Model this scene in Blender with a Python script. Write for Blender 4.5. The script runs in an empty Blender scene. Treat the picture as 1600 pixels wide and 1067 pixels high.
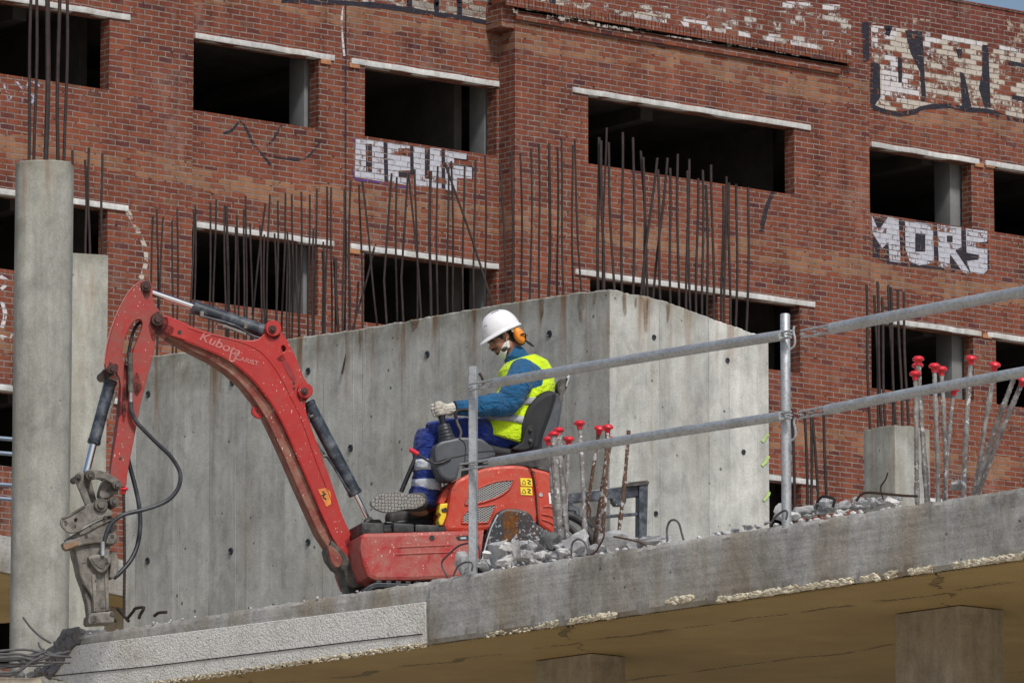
import bpy, bmesh, math, random
from mathutils import Vector, Matrix, noise as mnoise
random.seed(7)
SC = bpy.context.scene
COL = SC.collection
R = math.radians
# ------------------------------------------------------------------ camera maths (photo is 1600 x 1067)
F = 10000.0; YH = 2200.0; EYE = 1.6
PITCH = math.atan((YH-533.5)/F); CP, SP = math.cos(PITCH), math.sin(PITCH)
def ray(x, y):
    u = (x-800)/F; v = (533.5-y)/F
    return Vector((u, CP-v*SP, SP+v*CP))
def atY(x, y, Y):
    r = ray(x, y); t = Y/r.y
    return Vector((r.x*t, Y, EYE+r.z*t))
def atZ(x, y, z):
    r = ray(x, y); t = (z-EYE)/r.z
    return Vector((r.x*t, r.y*t, z))
class Frame:
    """vertical working plane: origin o, x axis along the ground direction d, y axis away from the viewer"""
    def __init__(s, o, d):
        s.o = Vector(o); s.d = Vector((d[0], d[1], 0)).normalized(); s.n = Vector((-s.d.y, s.d.x, 0))
        s.rz = math.atan2(s.d.y, s.d.x)
    def l(s, x, y, off=0.0):
        r = ray(x, y); e = Vector((0, 0, EYE))
        t = ((s.o-e).dot(s.n)+off)/r.dot(s.n)
        p = e+r*t-s.o
        return Vector((p.dot(s.d), off, p.z))
    def w(s, p):
        return s.o+s.d*p[0]+s.n*p[1]+Vector((0, 0, p[2]))
    def to(s, P):
        q = Vector(P)-s.o
        return Vector((q.dot(s.d), q.dot(s.n), q.z))
    def at(s, P):
        return Frame(P, (s.d.x, s.d.y))
# ------------------------------------------------------------------ object helpers
def link(o, parent=None):
    COL.objects.link(o)
    if parent is not None: o.parent = parent
    return o
def tag(o, label=None, cat=None, group=None, kind=None):
    if label: o['label'] = label
    if cat: o['category'] = cat
    if group: o['group'] = group
    if kind: o['kind'] = kind
    return o
def empty(name, fr, label=None, cat=None, group=None, kind=None):
    o = bpy.data.objects.new(name, None); o.location = fr.o; o.rotation_euler = (0, 0, fr.rz)
    o.empty_display_size = .2
    link(o); return tag(o, label, cat, group, kind)
def uvs(me):
    if not me.uv_layers: me.uv_layers.new(name='UVMap')
    uv = me.uv_layers[0].data
    for p in me.polygons:
        n = p.normal; ax, ay, az = abs(n.x), abs(n.y), abs(n.z)
        for li in p.loop_indices:
            c = me.vertices[me.loops[li].vertex_index].co
            if ay >= ax and ay >= az: uv[li].uv = (c.x, c.z)
            elif ax >= az: uv[li].uv = (c.y, c.z)
            else: uv[li].uv = (c.x, c.y)
def finish(me, mat, smooth=35):
    if mat is not None and not me.materials: me.materials.append(mat)
    if smooth:
        me.polygons.foreach_set('use_smooth', [True]*len(me.polygons))
        me.set_sharp_from_angle(angle=R(smooth))
    uvs(me); me.update()
def mobj(name, bm, mat, parent=None, fr=None, smooth=35, recalc=True, **tg):
    me = bpy.data.meshes.new(name)
    if recalc: bmesh.ops.recalc_face_normals(bm, faces=bm.faces)
    bm.to_mesh(me); bm.free(); finish(me, mat, smooth)
    o = bpy.data.objects.new(name, me)
    if fr is not None: o.location = fr.o; o.rotation_euler = (0, 0, fr.rz)
    link(o, parent); return tag(o, **tg)
def box(bm, x0, x1, y0, y1, z0, z1, bev=0.0):
    r = bmesh.ops.create_cube(bm, size=1.0); vs = r['verts']
    for v in vs:
        v.co = Vector(((x0+x1)/2+v.co.x*(x1-x0), (y0+y1)/2+v.co.y*(y1-y0), (z0+z1)/2+v.co.z*(z1-z0)))
    if bev > 0:
        es = list({e for v in vs for e in v.link_edges})
        bmesh.ops.bevel(bm, geom=es, offset=bev, segments=2, affect='EDGES', profile=.6)
def frames(pts):
    n = len(pts); T = []
    for i in range(n):
        a = pts[max(i-1, 0)]; b = pts[min(i+1, n-1)]; t = (b-a)
        T.append(t.normalized() if t.length > 1e-9 else Vector((0, 0, 1)))
    ref = Vector((0, 1, 0)) if abs(T[0].y) < .9 else Vector((1, 0, 0))
    U = []; u = (ref-T[0]*ref.dot(T[0])).normalized()
    for i in range(n):
        u = (u-T[i]*u.dot(T[i])).normalized(); U.append(u)
    return T, U
def tube(bm, pts, r, seg=10, caps=True, sq=1.0):
    """sweep; r number or list; sq squashes the second axis"""
    pts = [Vector(p) for p in pts]; n = len(pts)
    rr = r if isinstance(r, (list, tuple)) else [r]*n
    T, U = frames(pts); rings = []
    for i in range(n):
        V = T[i].cross(U[i]); ring = []
        for k in range(seg):
            a = 2*math.pi*k/seg
            ring.append(bm.verts.new(pts[i]+U[i]*(math.cos(a)*rr[i])+V*(math.sin(a)*rr[i]*sq)))
        rings.append(ring)
    for i in range(n-1):
        for k in range(seg):
            bm.faces.new((rings[i][k], rings[i][(k+1) % seg], rings[i+1][(k+1) % seg], rings[i+1][k]))
    if caps:
        bm.faces.new(rings[0][::-1]); bm.faces.new(rings[-1])
def crom(pts, n=6, closed=False):
    P = [Vector(p) for p in pts]; out = []; m = len(P)
    rng = range(m) if closed else range(m-1)
    for i in rng:
        if closed: a, b, c, d = P[(i-1) % m], P[i], P[(i+1) % m], P[(i+2) % m]
        else: a, b, c, d = P[max(i-1, 0)], P[i], P[i+1], P[min(i+2, m-1)]
        for k in range(n):
            t = k/n
            out.append(.5*((2*b)+(c-a)*t+(2*a-5*b+4*c-d)*t*t+(3*b-a-3*c+d)*t*t*t))
    if not closed: out.append(P[-1])
    return out
def ell(bm, c, r, rot=None, seg=16, rings=10):
    M = Matrix.Translation(Vector(c)) @ (rot.to_4x4() if rot is not None else Matrix.Identity(4)) @ Matrix.Diagonal((r[0], r[1], r[2], 1))
    bmesh.ops.create_uvsphere(bm, u_segments=seg, v_segments=rings, radius=1.0, matrix=M)
def from_eval(ob):
    dg = bpy.context.evaluated_depsgraph_get(); dg.update()
    return bpy.data.meshes.new_from_object(ob.evaluated_get(dg))
def plate(name, pts, d0, d1, mat, parent, fr, holes=(), bev=.004, smooth=0, ang=40, conv=True, **tg):
    """solid cut from an outline (photo pixels unprojected on the near face d0), from depth d0 to d1"""
    def cv(q):
        q = [Vector((fr.l(x, y, d0).x, fr.l(x, y, d0).z)) for x, y in q] if conv else [Vector(v) for v in q]
        if smooth: q = crom(q, smooth, True)
        return q
    cu = bpy.data.curves.new('c', 'CURVE'); cu.dimensions = '2D'; cu.fill_mode = 'BOTH'
    th = abs(d1-d0); bev = min(bev, th*.45)
    cu.extrude = th/2-bev; cu.bevel_depth = bev; cu.bevel_resolution = 1; cu.offset = -bev
    for q in [pts]+list(holes):
        q = cv(q); s = cu.splines.new('POLY'); s.points.add(len(q)-1)
        for p, c in zip(s.points, q): p.co = (c.x, c.y, 0, 1)
        s.use_cyclic_u = True
    t = bpy.data.objects.new('c', cu); COL.objects.link(t)
    me = from_eval(t); bpy.data.objects.remove(t); bpy.data.curves.remove(cu)
    mid = (d0+d1)/2
    for v in me.vertices: v.co = Vector((v.co.x, mid-v.co.z, v.co.y))
    me.materials.clear(); finish(me, mat, ang)
    o = bpy.data.objects.new(name, me); link(o, parent); return tag(o, **tg)
def text_obj(name, txt, size, mat, parent, fr, px, py, d, ang=0, ext=.001, sx=1.0, spacing=1.0, shear=0, **tg):
    cu = bpy.data.curves.new('t', 'FONT'); cu.body = txt; cu.size = size; cu.extrude = ext; cu.space_character = spacing; cu.shear = shear
    cu.offset = size*.012
    t = bpy.data.objects.new('t', cu); COL.objects.link(t); me = from_eval(t)
    bpy.data.objects.remove(t); bpy.data.curves.remove(cu)
    p = fr.l(px, py, d); ca, sa = math.cos(ang), math.sin(ang)
    for v in me.vertices:
        x, y = v.co.x*sx, v.co.y
        v.co = Vector((p.x+x*ca-y*sa, d-v.co.z, p.z+x*sa+y*ca))
    me.materials.clear(); finish(me, mat, 0)
    o = bpy.data.objects.new(name, me); link(o, parent); return tag(o, **tg)
def remeshed(name, bm, mat, parent, voxel=.01, smooth=3, fr=None, **tg):
    me = bpy.data.meshes.new('r'); bmesh.ops.recalc_face_normals(bm, faces=bm.faces); bm.to_mesh(me); bm.free()
    t = bpy.data.objects.new('r', me); COL.objects.link(t)
    m = t.modifiers.new('r', 'REMESH'); m.mode = 'VOXEL'; m.voxel_size = voxel
    if smooth:
        s = t.modifiers.new('s', 'SMOOTH'); s.iterations = smooth; s.factor = .5
    m2 = from_eval(t); bpy.data.objects.remove(t); bpy.data.meshes.remove(me)
    m2.materials.clear(); finish(m2, mat, 80)
    o = bpy.data.objects.new(name, m2)
    if fr is not None: o.location = fr.o; o.rotation_euler = (0, 0, fr.rz)
    link(o, parent); return tag(o, **tg)
# ------------------------------------------------------------------ materials
class NT:
    def __init__(s, name):
        s.m = bpy.data.materials.new(name); s.m.use_nodes = True; s.t = s.m.node_tree; s.n = s.t.nodes
        s.b = s.n['Principled BSDF']; s.out = s.n['Material Output']; s.tc = s.n.new('ShaderNodeTexCoord')
        s.oi = None
    def put(s, sock, v):
        if v is None: return
        if isinstance(v, bpy.types.NodeSocket): s.t.links.new(v, sock)
        else:
            if isinstance(v, (tuple, list)) and len(v) == 3 and sock.type == 'RGBA': v = (*v, 1)
            sock.default_value = v
    def coord(s, scale=(1, 1, 1), uv=False, rnd=False):
        mp = s.n.new('ShaderNodeMapping'); s.t.links.new(s.tc.outputs['UV' if uv else 'Object'], mp.inputs[0])
        mp.inputs['Scale'].default_value = scale
        if rnd:
            oi = s.n.new('ShaderNodeObjectInfo'); ml = s.n.new('ShaderNodeMath'); ml.operation = 'MULTIPLY'
            s.t.links.new(oi.outputs['Random'], ml.inputs[0]); ml.inputs[1].default_value = 37.0
            cb = s.n.new('ShaderNodeCombineXYZ')
            for i in range(3): s.t.links.new(ml.outputs[0], cb.inputs[i])
            s.t.links.new(cb.outputs[0], mp.inputs['Location'])
        return mp.outputs[0]
    def noise(s, vec, scale, detail=4, rough=.55, dist=0):
        n = s.n.new('ShaderNodeTexNoise'); s.put(n.inputs['Vector'], vec); n.inputs['Scale'].default_value = scale
        n.inputs['Detail'].default_value = detail; n.inputs['Roughness'].default_value = rough; n.inputs['Distortion'].default_value = dist
        return n.outputs[0]
    def voro(s, vec, scale, feat='F1', rnd=1.0):
        n = s.n.new('ShaderNodeTexVoronoi'); n.feature = feat; s.put(n.inputs['Vector'], vec); n.inputs['Scale'].default_value = scale
        n.inputs['Randomness'].default_value = rnd
        return n.outputs['Distance']
    def ramp(s, f, stops, const=False):
        n = s.n.new('ShaderNodeValToRGB'); s.put(n.inputs[0], f); cr = n.color_ramp
        if const: cr.interpolation = 'CONSTANT'
        while len(cr.elements) < len(stops): cr.elements.new(.5)
        for e, (p, c) in zip(cr.elements, stops):
            e.position = p; e.color = (*c, 1) if isinstance(c, tuple) else (c, c, c, 1)
        return n.outputs[0]
    def mix(s, f, a, b, mode='MIX'):
        n = s.n.new('ShaderNodeMix'); n.data_type = 'RGBA'; n.blend_type = mode
        s.put(n.inputs['Factor'], f); s.put(n.inputs[6], a); s.put(n.inputs[7], b); return n.outputs[2]
    def math(s, op, a, b=None, c=None):
        n = s.n.new('ShaderNodeMath'); n.operation = op
        for i, v in enumerate((a, b, c)):
            if v is not None: s.put(n.inputs[i], v)
        return n.outputs[0]
    def sep(s, vec):
        n = s.n.new('ShaderNodeSeparateXYZ'); s.put(n.inputs[0], vec); return n.outputs
    def comb(s, x, y, z=0.0):
        n = s.n.new('ShaderNodeCombineXYZ'); s.put(n.inputs[0], x); s.put(n.inputs[1], y); s.put(n.inputs[2], z); return n.outputs[0]
    def bump(s, h, strength=.4, dist=.01, prev=None):
        n = s.n.new('ShaderNodeBump'); s.put(n.inputs['Height'], h); n.inputs['Strength'].default_value = strength
        n.inputs['Distance'].default_value = dist
        if prev is not None: s.t.links.new(prev, n.inputs['Normal'])
        s.t.links.new(n.outputs[0], s.b.inputs['Normal']); return n.outputs[0]
    def col(s, c): s.put(s.b.inputs['Base Color'], c)
    def set(s, rough=None, metal=None, spec=None, coat=None):
        if rough is not None: s.put(s.b.inputs['Roughness'], rough)
        if metal is not None: s.put(s.b.inputs['Metallic'], metal)
        if spec is not None: s.b.inputs['Specular IOR Level'].default_value = spec
        if coat is not None: s.b.inputs['Coat Weight'].default_value = coat
        return s
def m_simple(name, c, rough=.6, metal=0, var=.25, scale=12, bump=.15, dirt=None, dirt_amt=.5, dirt_scale=6, chips=None, chip_thr=.62, chip_scale=60, spec=.5):
    n = NT(name); v = n.coord(rnd=True)
    nz = n.noise(v, scale, 5, .6)
    c1 = tuple(min(1, x*(1+var)) for x in c); c2 = tuple(x*(1-var) for x in c)
    k = n.ramp(nz, [(.3, c2), (.7, c1)])
    if dirt is not None:
        dn = n.noise(v, dirt_scale, 6, .65, .3)
        k = n.mix(n.ramp(dn, [(max(.02, .62-dirt_amt*.35), 0.0), (.78, min(1, dirt_amt*1.6))]), k, dirt)
    if chips is not None:
        cn = n.noise(v, chip_scale, 3, .6); big = n.noise(v, chip_scale*.08, 2)
        f = n.math('GREATER_THAN', n.math('ADD', n.math('MULTIPLY', cn, .75), n.math('MULTIPLY', big, .25)), chip_thr)
        k = n.mix(f, k, chips)
    n.col(k); n.set(rough, metal, spec)
    if bump: n.bump(n.noise(v, scale*6, 3), bump, .004)
    return n.m
def m_concrete(name, ca, cb, streak=1.0, fine=1.0, pits=1.0, rust=0.0, joints=0.0, top_dark=0.0, dark_stain=0.0, bump=.5, warm=(.30, .26, .18)):
    n = NT(name); v = n.coord(rnd=False); vs = n.coord((5, 5, .35)); vh = n.coord((1, 1, 1))
    big = n.noise(v, 1.3, 6, .62, .4)
    k = n.ramp(big, [(.32, ca), (.68, cb)])
    if joints:
        xb = n.math('FLOOR', n.math('MULTIPLY', n.sep(n.tc.outputs['Object'])[0], 2.1))
        wb = n.n.new('ShaderNodeTexWhiteNoise'); wb.noise_dimensions = '1D'; n.put(wb.inputs['W'], xb)
        k = n.mix(1, k, n.ramp(wb.outputs['Value'], [(0, .84), (1, 1.14)]), 'MULTIPLY')
        fr_ = n.math('ABSOLUTE', n.math('SUBTRACT', n.math('FRACT', n.math('MULTIPLY', n.sep(n.tc.outputs['Object'])[0], 2.1)), .5))
        k = n.mix(n.math('MULTIPLY', n.math('MULTIPLY', n.math('GREATER_THAN', fr_, .489), n.ramp(n.noise(v, 1.7, 4), [(.4, 0.0), (.6, 1.0)])), .45), k, (.13, .13, .12))
    st = n.noise(vs, 1.6, 6, .65)
    k = n.mix(min(1, .8*streak), k, n.mix(1, k, n.ramp(st, [(.32, .45), (.47, .9), (.68, 1.35)]), 'MULTIPLY'))
    md = n.noise(n.coord((1, 1, .7)), 5.5, 8, .72, .5)
    k = n.mix(.75, k, n.mix(1, k, n.ramp(md, [(.34, .68), (.5, 1.0), (.66, 1.25)]), 'MULTIPLY'))
    if dark_stain:
        ds = n.noise(n.coord((.75, .75, .5)), 1.3, 8, .72, .8)
        bs_ = n.noise(n.coord((1.5, 1.5, .22)), 1.25, 5, .6, .3)
        k = n.mix(n.ramp(bs_, [(.46, 0.0), (.62, .65)]), k, (.26, .215, .15))
        k = n.mix(n.ramp(ds, [(.53, 0.0), (.70, dark_stain)]), k, (.055, .048, .036))
        wg = n.noise(n.coord((1.0, 1.0, 16)), 2.2, 4, .6, .4)
        k = n.mix(.5, k, n.mix(1, k, n.ramp(wg, [(.35, .7), (.65, 1.2)]), 'MULTIPLY'))
    wn = n.noise(n.coord((1.6, 1.6, .5)), 1.4, 4, .6)
    k = n.mix(n.ramp(wn, [(.52, 0.0), (.75, .5)]), k, warm)
    fn = n.noise(v, 70, 4, .7)
    k = n.mix(min(1, .6*fine), k, n.mix(1, k, n.ramp(fn, [(.3, .72), (.7, 1.22)]), 'MULTIPLY'))
    # pale lime bloom patches
    lb = n.noise(n.coord((1, 1, .6)), 3.1, 7, .7, .6)
    k = n.mix(n.ramp(lb, [(.56, 0.0), (.72, .35)]), k, (.56, .57, .55))
    pv = n.voro(v, 9.0); pn = n.noise(v, 3, 2)
    pit = n.math('LESS_THAN', pv, n.math('MULTIPLY', n.math('SUBTRACT', pn, .38), .38*pits))
    k = n.mix(n.math('MULTIPLY', pit, .75), k, (.06, .06, .055))
    dv = n.n.new('ShaderNodeVectorMath'); dv.operation = 'ADD'; dn_ = n.n.new('ShaderNodeTexNoise'); n.put(dn_.inputs['Vector'], v); dn_.inputs['Scale'].default_value = 14
    ds_ = n.n.new('ShaderNodeVectorMath'); ds_.operation = 'SCALE'; n.t.links.new(dn_.outputs['Color'], ds_.inputs[0]); ds_.inputs['Scale'].default_value = .07
    n.t.links.new(v, dv.inputs[0]); n.t.links.new(ds_.outputs[0], dv.inputs[1])
    dash = n.math('LESS_THAN', n.voro(dv.outputs[0], 11.0), n.math('MULTIPLY', n.math('SUBTRACT', n.noise(v, 2.1, 2), .50), .42*pits))
    k = n.mix(n.math('MULTIPLY', dash, .7), k, (.075, .07, .06))
    z = n.sep(n.tc.outputs['Object'])
    if rust:
        rn = n.noise(n.coord((3.2, 3.2, .25)), 1.5, 4, .6)
        g = n.ramp(n.math('MULTIPLY', z[2], -1.0), [(0.0, 1.0), (.12, .7), (.55, 0.0)])
        f = n.math('MULTIPLY', n.ramp(rn, [(.53, 0.0), (.62, 1.0)]), g)
        k = n.mix(n.math('MULTIPLY', f, rust), k, (.21, .095, .03))
        g2 = n.ramp(n.math('MULTIPLY', z[2], -1.0), [(0.0, .75), (.05, .5), (.16, 0.0)])
        gn = n.noise(v, 6, 5, .7)
        k = n.mix(n.math('MULTIPLY', g2, n.ramp(gn, [(.35, .2), (.65, 1.0)])), k, (.16, .15, .11))
    n.col(k); n.set(.9, 0, .25)
    b1 = n.bump(n.noise(v, 120, 3, .7), bump*.5, .004)
    b2 = n.bump(n.noise(v, 14, 5, .6), bump*.6, .012, b1)
    n.bump(n.math('MULTIPLY', pit, -1.0), .8*bump, .01, b2)
    return n.m
BW, BH = .262, .0875
def brick_nodes(n):
    uv = n.coord(uv=True); wob = n.noise(uv, 5, 2)
    sx = n.sep(uv)
    wb = n.math('MULTIPLY', n.math('SUBTRACT', wob, .5), .02)
    u = n.math('ADD', sx[0], wb); v = n.math('ADD', sx[1], wb)
    vec = n.comb(u, v)
    br = n.n.new('ShaderNodeTexBrick'); n.put(br.inputs['Vector'], vec); br.inputs['Scale'].default_value = 1
    br.inputs['Brick Width'].default_value = BW; br.inputs['Row Height'].default_value = BH
    br.inputs['Mortar Size'].default_value = .0105; br.inputs['Mortar Smooth'].default_value = .3
    br.offset = .5; br.offset_frequency = 2
    mort = br.outputs['Fac']
    row = n.math('FLOOR', n.math('DIVIDE', v, BH))
    par = n.math('FLOORED_MODULO', row, 2.0)
    cell = n.math('FLOOR', n.math('ADD', n.math('DIVIDE', u, BW), n.math('MULTIPLY', n.math('SUBTRACT', 1.0, par), .5)))
    wn = n.n.new('ShaderNodeTexWhiteNoise'); wn.noise_dimensions = '2D'; n.put(wn.inputs['Vector'], n.comb(cell, row))
    return uv, u, v, mort, wn.outputs['Value'], sx
def m_brick():
    n = NT('brick masonry'); uv, u, v, mort, rnd, sx = brick_nodes(n)
    k = n.ramp(rnd, [(0, (.218, .067, .037)), (.35, (.192, .058, .034)), (.7, (.174, .052, .032)), (.9, (.146, .043, .031)), (.975, (.095, .032, .033)), (1, (.22, .105, .060))])
    bign = n.noise(uv, .55, 4, .6)
    # tan brick bands at the floor levels
    for z0 in (23.22, 20.26, 17.30):
        dd = n.math('ABSOLUTE', n.math('SUBTRACT', n.math('ADD', sx[1], n.math('MULTIPLY', n.math('SUBTRACT', bign, .5), .5)), z0))
        f = n.math('MULTIPLY', n.math('LESS_THAN', dd, .20), n.ramp(n.math('ADD', n.math('MULTIPLY', rnd, .6), n.math('MULTIPLY', bign, .5)), [(.42, 0.0), (.62, .75)]))
        k = n.mix(f, k, (.30, .155, .085))
    # darker grimy red courses under the roof
    tp = n.ramp(n.math('DIVIDE', n.math('ADD', sx[1], n.math('MULTIPLY', bign, .3)), 30.0), [(.795, 0.0), (.812, .4), (.820, .4), (.823, .8)])
    k = n.mix(tp, k, (.135, .036, .028))
    k = n.mix(.7, k, n.mix(1, k, n.ramp(n.noise(uv, 1.1, 6, .65), [(.3, .68), (.7, 1.2)]), 'MULTIPLY'))
    k = n.mix(.6, k, n.mix(1, k, n.ramp(n.noise(uv, 45, 4, .7), [(.3, .6), (.7, 1.25)]), 'MULTIPLY'))
    k = n.mix(.9, k, n.mix(1, k, n.ramp(n.noise(n.coord((2.2, .28, 1), uv=True), 1.6, 6, .65, .3), [(.34, .62), (.5, 1.0), (.68, 1.22)]), 'MULTIPLY'))
    k = n.mix(n.ramp(n.noise(n.coord((1, .5, 1), uv=True), .9, 8, .75, .4), [(.56, 0.0), (.66, .38)]), k, (.30, .20, .16))
    # grey dust washes
    k = n.mix(n.ramp(n.noise(uv, 2.3, 6, .7, .5), [(.55, 0.0), (.8, .45)]), k, (.24, .19, .16))
    mc = n.ramp(n.noise(uv, 3.5, 4), [(.3, (.17, .14, .125)), (.7, (.26, .225, .20))])
    gap = n.ramp(n.noise(uv, 9, 3, .6), [(.60, 0.0), (.66, 1.0)])
    mc = n.mix(gap, mc, (.03, .02, .02))
    mf = n.math('MULTIPLY', mort, n.ramp(n.noise(uv, 7, 4, .7), [(.25, .45), (.55, 1.0)]))
    k = n.mix(mf, k, mc); n.col(k); n.set(.92, 0, .2)
    h = n.math('ADD', n.math('MULTIPLY', mort, -1.0), n.math('ADD', n.math('MULTIPLY', n.noise(uv, 40, 3), .35), n.math('MULTIPLY', rnd, .25)))
    n.bump(h, .8, .012)
    return n.m
def m_paint(name, c, amt=.5, vary=None):
    """spray paint flaking off bricks: see-through where it has gone"""
    n = NT(name); uv, u, v, mort, rnd, sx = brick_nodes(n)
    nz = n.noise(uv, 7, 6, .72, .3); n2 = n.noise(n.coord((30, 4, 1), uv=True), 1.5, 4, .7)
    s = n.math('ADD', n.math('MULTIPLY', nz, .6), n.math('ADD', n.math('MULTIPLY', n2, .22), n.math('MULTIPLY', rnd, .25)))
    s = n.math('SUBTRACT', s, n.math('MULTIPLY', mort, .10))
    thr = .72-.45*amt
    f = n.ramp(s, [(thr-.02, 0.0), (thr+.03, 1.0)])
    kk = n.ramp(n.noise(uv, 11, 5, .7), [(.3, tuple(x*.72 for x in c)), (.7, c)])
    kk = n.mix(n.math('MULTIPLY', mort, .5), kk, tuple(x*.45 for x in c))
    n.col(kk); n.set(.8, 0, .3)
    tr = n.n.new('ShaderNodeBsdfTransparent'); mx = n.n.new('ShaderNodeMixShader')
    n.put(mx.inputs[0], f); n.t.links.new(tr.outputs[0], mx.inputs[1]); n.t.links.new(n.b.outputs[0], mx.inputs[2])
    n.t.links.new(mx.outputs[0], n.out.inputs['Surface'])
    return n.m
M = {}
M['brick'] = m_brick()
M['conc'] = m_concrete('wall concrete', (.36, .365, .34), (.51, .515, .485), .5, 1.0, 1.3, rust=.9, joints=1)
M['conc_col'] = m_concrete('column concrete', (.28, .28, .25), (.38, .38, .345), .5, 1.0, .8, rust=.9)
M['conc_edge'] = m_concrete('slab edge concrete', (.31, .305, .29), (.47, .465, .45), .2, 1.5, .9, bump=1.0, warm=(.29, .24, .16), dark_stain=.55)
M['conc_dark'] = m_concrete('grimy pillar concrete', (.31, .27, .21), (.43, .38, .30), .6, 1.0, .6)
M['lintel'] = m_concrete('lintel concrete', (.44, .45, .45), (.58, .59, .59), .3, 1.0, .5, bump=.6)
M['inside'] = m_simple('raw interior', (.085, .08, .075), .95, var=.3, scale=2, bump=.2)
M['pillar_in'] = m_simple('pillar inside', (.17, .175, .18), .9, var=.2, scale=3)
M['pw'] = m_paint('worn white paint', (.62, .60, .62), .47)
M['pw2'] = m_paint('white paint solid', (.50, .51, .58), .68)
M['pwt'] = m_paint('very worn white paint', (.52, .47, .41), .44)
M['pwt2'] = m_paint('scattered white paint', (.50, .46, .43), .30)
M['pwt3'] = m_paint('sparse white paint', (.50, .46, .43), .22)
M['pwf'] = m_paint('faint cream paint', (.42, .32, .25), .36)
M['pk'] = m_paint('black paint', (.028, .026, .04), .68)
M['pk2'] = m_paint('worn black paint', (.03, .025, .035), .55)
M['pp'] = m_paint('purple paint', (.10, .06, .28), .5)
M['pb'] = m_paint('bluish paint', (.40, .42, .55), .45)
M['lime'] = m_simple('lime spray paint', (.42, .56, .20), .6, var=.2)
def m_rebar(name, c, dirt, amt, chips=None):
    return m_simple(name, c, .75, 0.15, .35, 20, .4, dirt, amt, 9, chips, .66, 30)
M['rebar'] = m_rebar('dark rusty steel', (.032, .022, .020), (.075, .042, .030), .4)
M['rebar_rust'] = m_simple('rusty splashed steel', (.15, .085, .055), .75, .1, .4, 30, .8, (.07, .04, .03), .5, 16, (.55, .54, .53), .565, 36)
M['rebar_mud'] = m_simple('cement splashed steel', (.30, .29, .28), .7, .1, .4, 30, .8, (.10, .055, .035), .55, 16, (.60, .60, .60), .60, 34)
M['wire'] = m_rebar('rusty wire', (.10, .055, .035), (.05, .04, .035), .4)
M['wire_grey'] = m_rebar('grey wire', (.10, .10, .105), (.05, .045, .04), .4)
M['cap'] = m_simple('red plastic cap', (.62, .02, .035), .38, 0, .12, 20, .05, (.45, .12, .11), .25, 30)
def m_galv():
    n = NT('galvanised steel'); v = n.coord(rnd=True)
    k = n.ramp(n.voro(v, 45), [(.0, (.34, .36, .375)), (.6, (.50, .52, .54))])
    k = n.mix(n.ramp(n.noise(v, 5, 6, .7), [(.45, 0.0), (.75, .7)]), k, (.25, .24, .22))
    n.col(k); n.set(n.ramp(n.noise(v, 9, 3), [(.3, .38), (.7, .62)]), .55); n.bump(n.noise(v, 60, 3), .12, .003); return n.m
M['galv'] = m_galv()
def m_red(name, c, worn=.5, pink=(.50, .19, .17), chips=True, rough=.38):
    n = NT(name); v = n.coord()
    k = n.ramp(n.noise(v, 3, 5, .6), [(.3, tuple(x*.86 for x in c)), (.7, tuple(x*1.1 for x in c))])
    dn = n.noise(v, 9, 8, .72, .5)
    k = n.mix(n.ramp(dn, [(.60-.22*worn, 0.0), (.86-.2*worn, .35+.45*worn)]), k, pink)
    if chips:
        sp = n.voro(n.coord((1, 1, .45)), 55); sn = n.noise(v, 6, 3)
        f = n.math('LESS_THAN', sp, n.math('MULTIPLY', n.math('SUBTRACT', sn, .37+.1*(1-worn)), .8))
        k = n.mix(n.math('MULTIPLY', f, .8), k, (.55, .45, .40))
        sc_ = n.noise(n.coord((70, 70, 7)), 1.0, 4, .7)
        k = n.mix(n.ramp(sc_, [(.64, 0.0), (.70, .4)]), k, (.46, .26, .22))
        sc2 = n.noise(n.coord((8, 8, 60)), 1.0, 4, .7)
        k = n.mix(n.ramp(sc2, [(.66, 0.0), (.70, .4)]), k, (.56, .36, .32))
        f2 = n.ramp(n.noise(v, 26, 5, .75), [(.67, 0.0), (.69, .8)])
        k = n.mix(f2, k, (.07, .035, .03))
    n.col(k); n.set(n.ramp(dn, [(.35, rough), (.7, rough+.35)]), 0, .5)
    n.bump(n.noise(v, 30, 4), .12, .004)
    return n.m
M['red_boom'] = m_red('boom red paint', (.39, .017, .014), .5, (.27, .07, .05), rough=.33)
M['red_skirt'] = m_red('scuffed red paint', (.36, .014, .013), 1.15, (.36, .15, .12), rough=.5)
M['red_hood'] = m_red('orange red hood', (.49, .038, .016), .7, (.38, .13, .085))
M['red_stick'] = m_red('dusty red paint', (.33, .020, .017), .95, (.20, .095, .075), rough=.5)
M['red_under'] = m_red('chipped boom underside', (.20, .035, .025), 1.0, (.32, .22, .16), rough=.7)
M['black'] = m_simple('dusty black steel', (.018, .019, .021), .5, 0, .3, 10, .15, (.14, .13, .12), .5, 8, (.32, .31, .30), .68, 45)
M['black_rust'] = m_simple('scratched black rusty steel', (.018, .022, .028), .5, 0, .3, 9, .3, (.17, .075, .03), .42, 7, (.30, .32, .34), .585, 42)
M['cyl'] = m_simple('scuffed blue black cylinder', (.022, .030, .042), .42, 0, .4, 9, .1, (.20, .22, .25), .5, 14, (.4, .4, .41), .68, 50)
M['chrome'] = m_simple('chrome rod', (.75, .76, .78), .16, 1.0, .05, 5, 0)
M['pin'] = m_simple('dark greasy pin', (.05, .022, .02), .45, .3, .3, 30, .2, (.12, .06, .05), .5, 20)
M['hose'] = m_simple('rubber hose', (.018, .022, .028), .45, 0, .2, 15, .1, (.12, .13, .15), .4, 10)
M['ham'] = m_simple('dusty hammer steel', (.13, .12, .105), .75, .1, .5, 14, .8, (.33, .31, .28), .55, 11, (.035, .03, .028), .62, 26)
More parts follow.
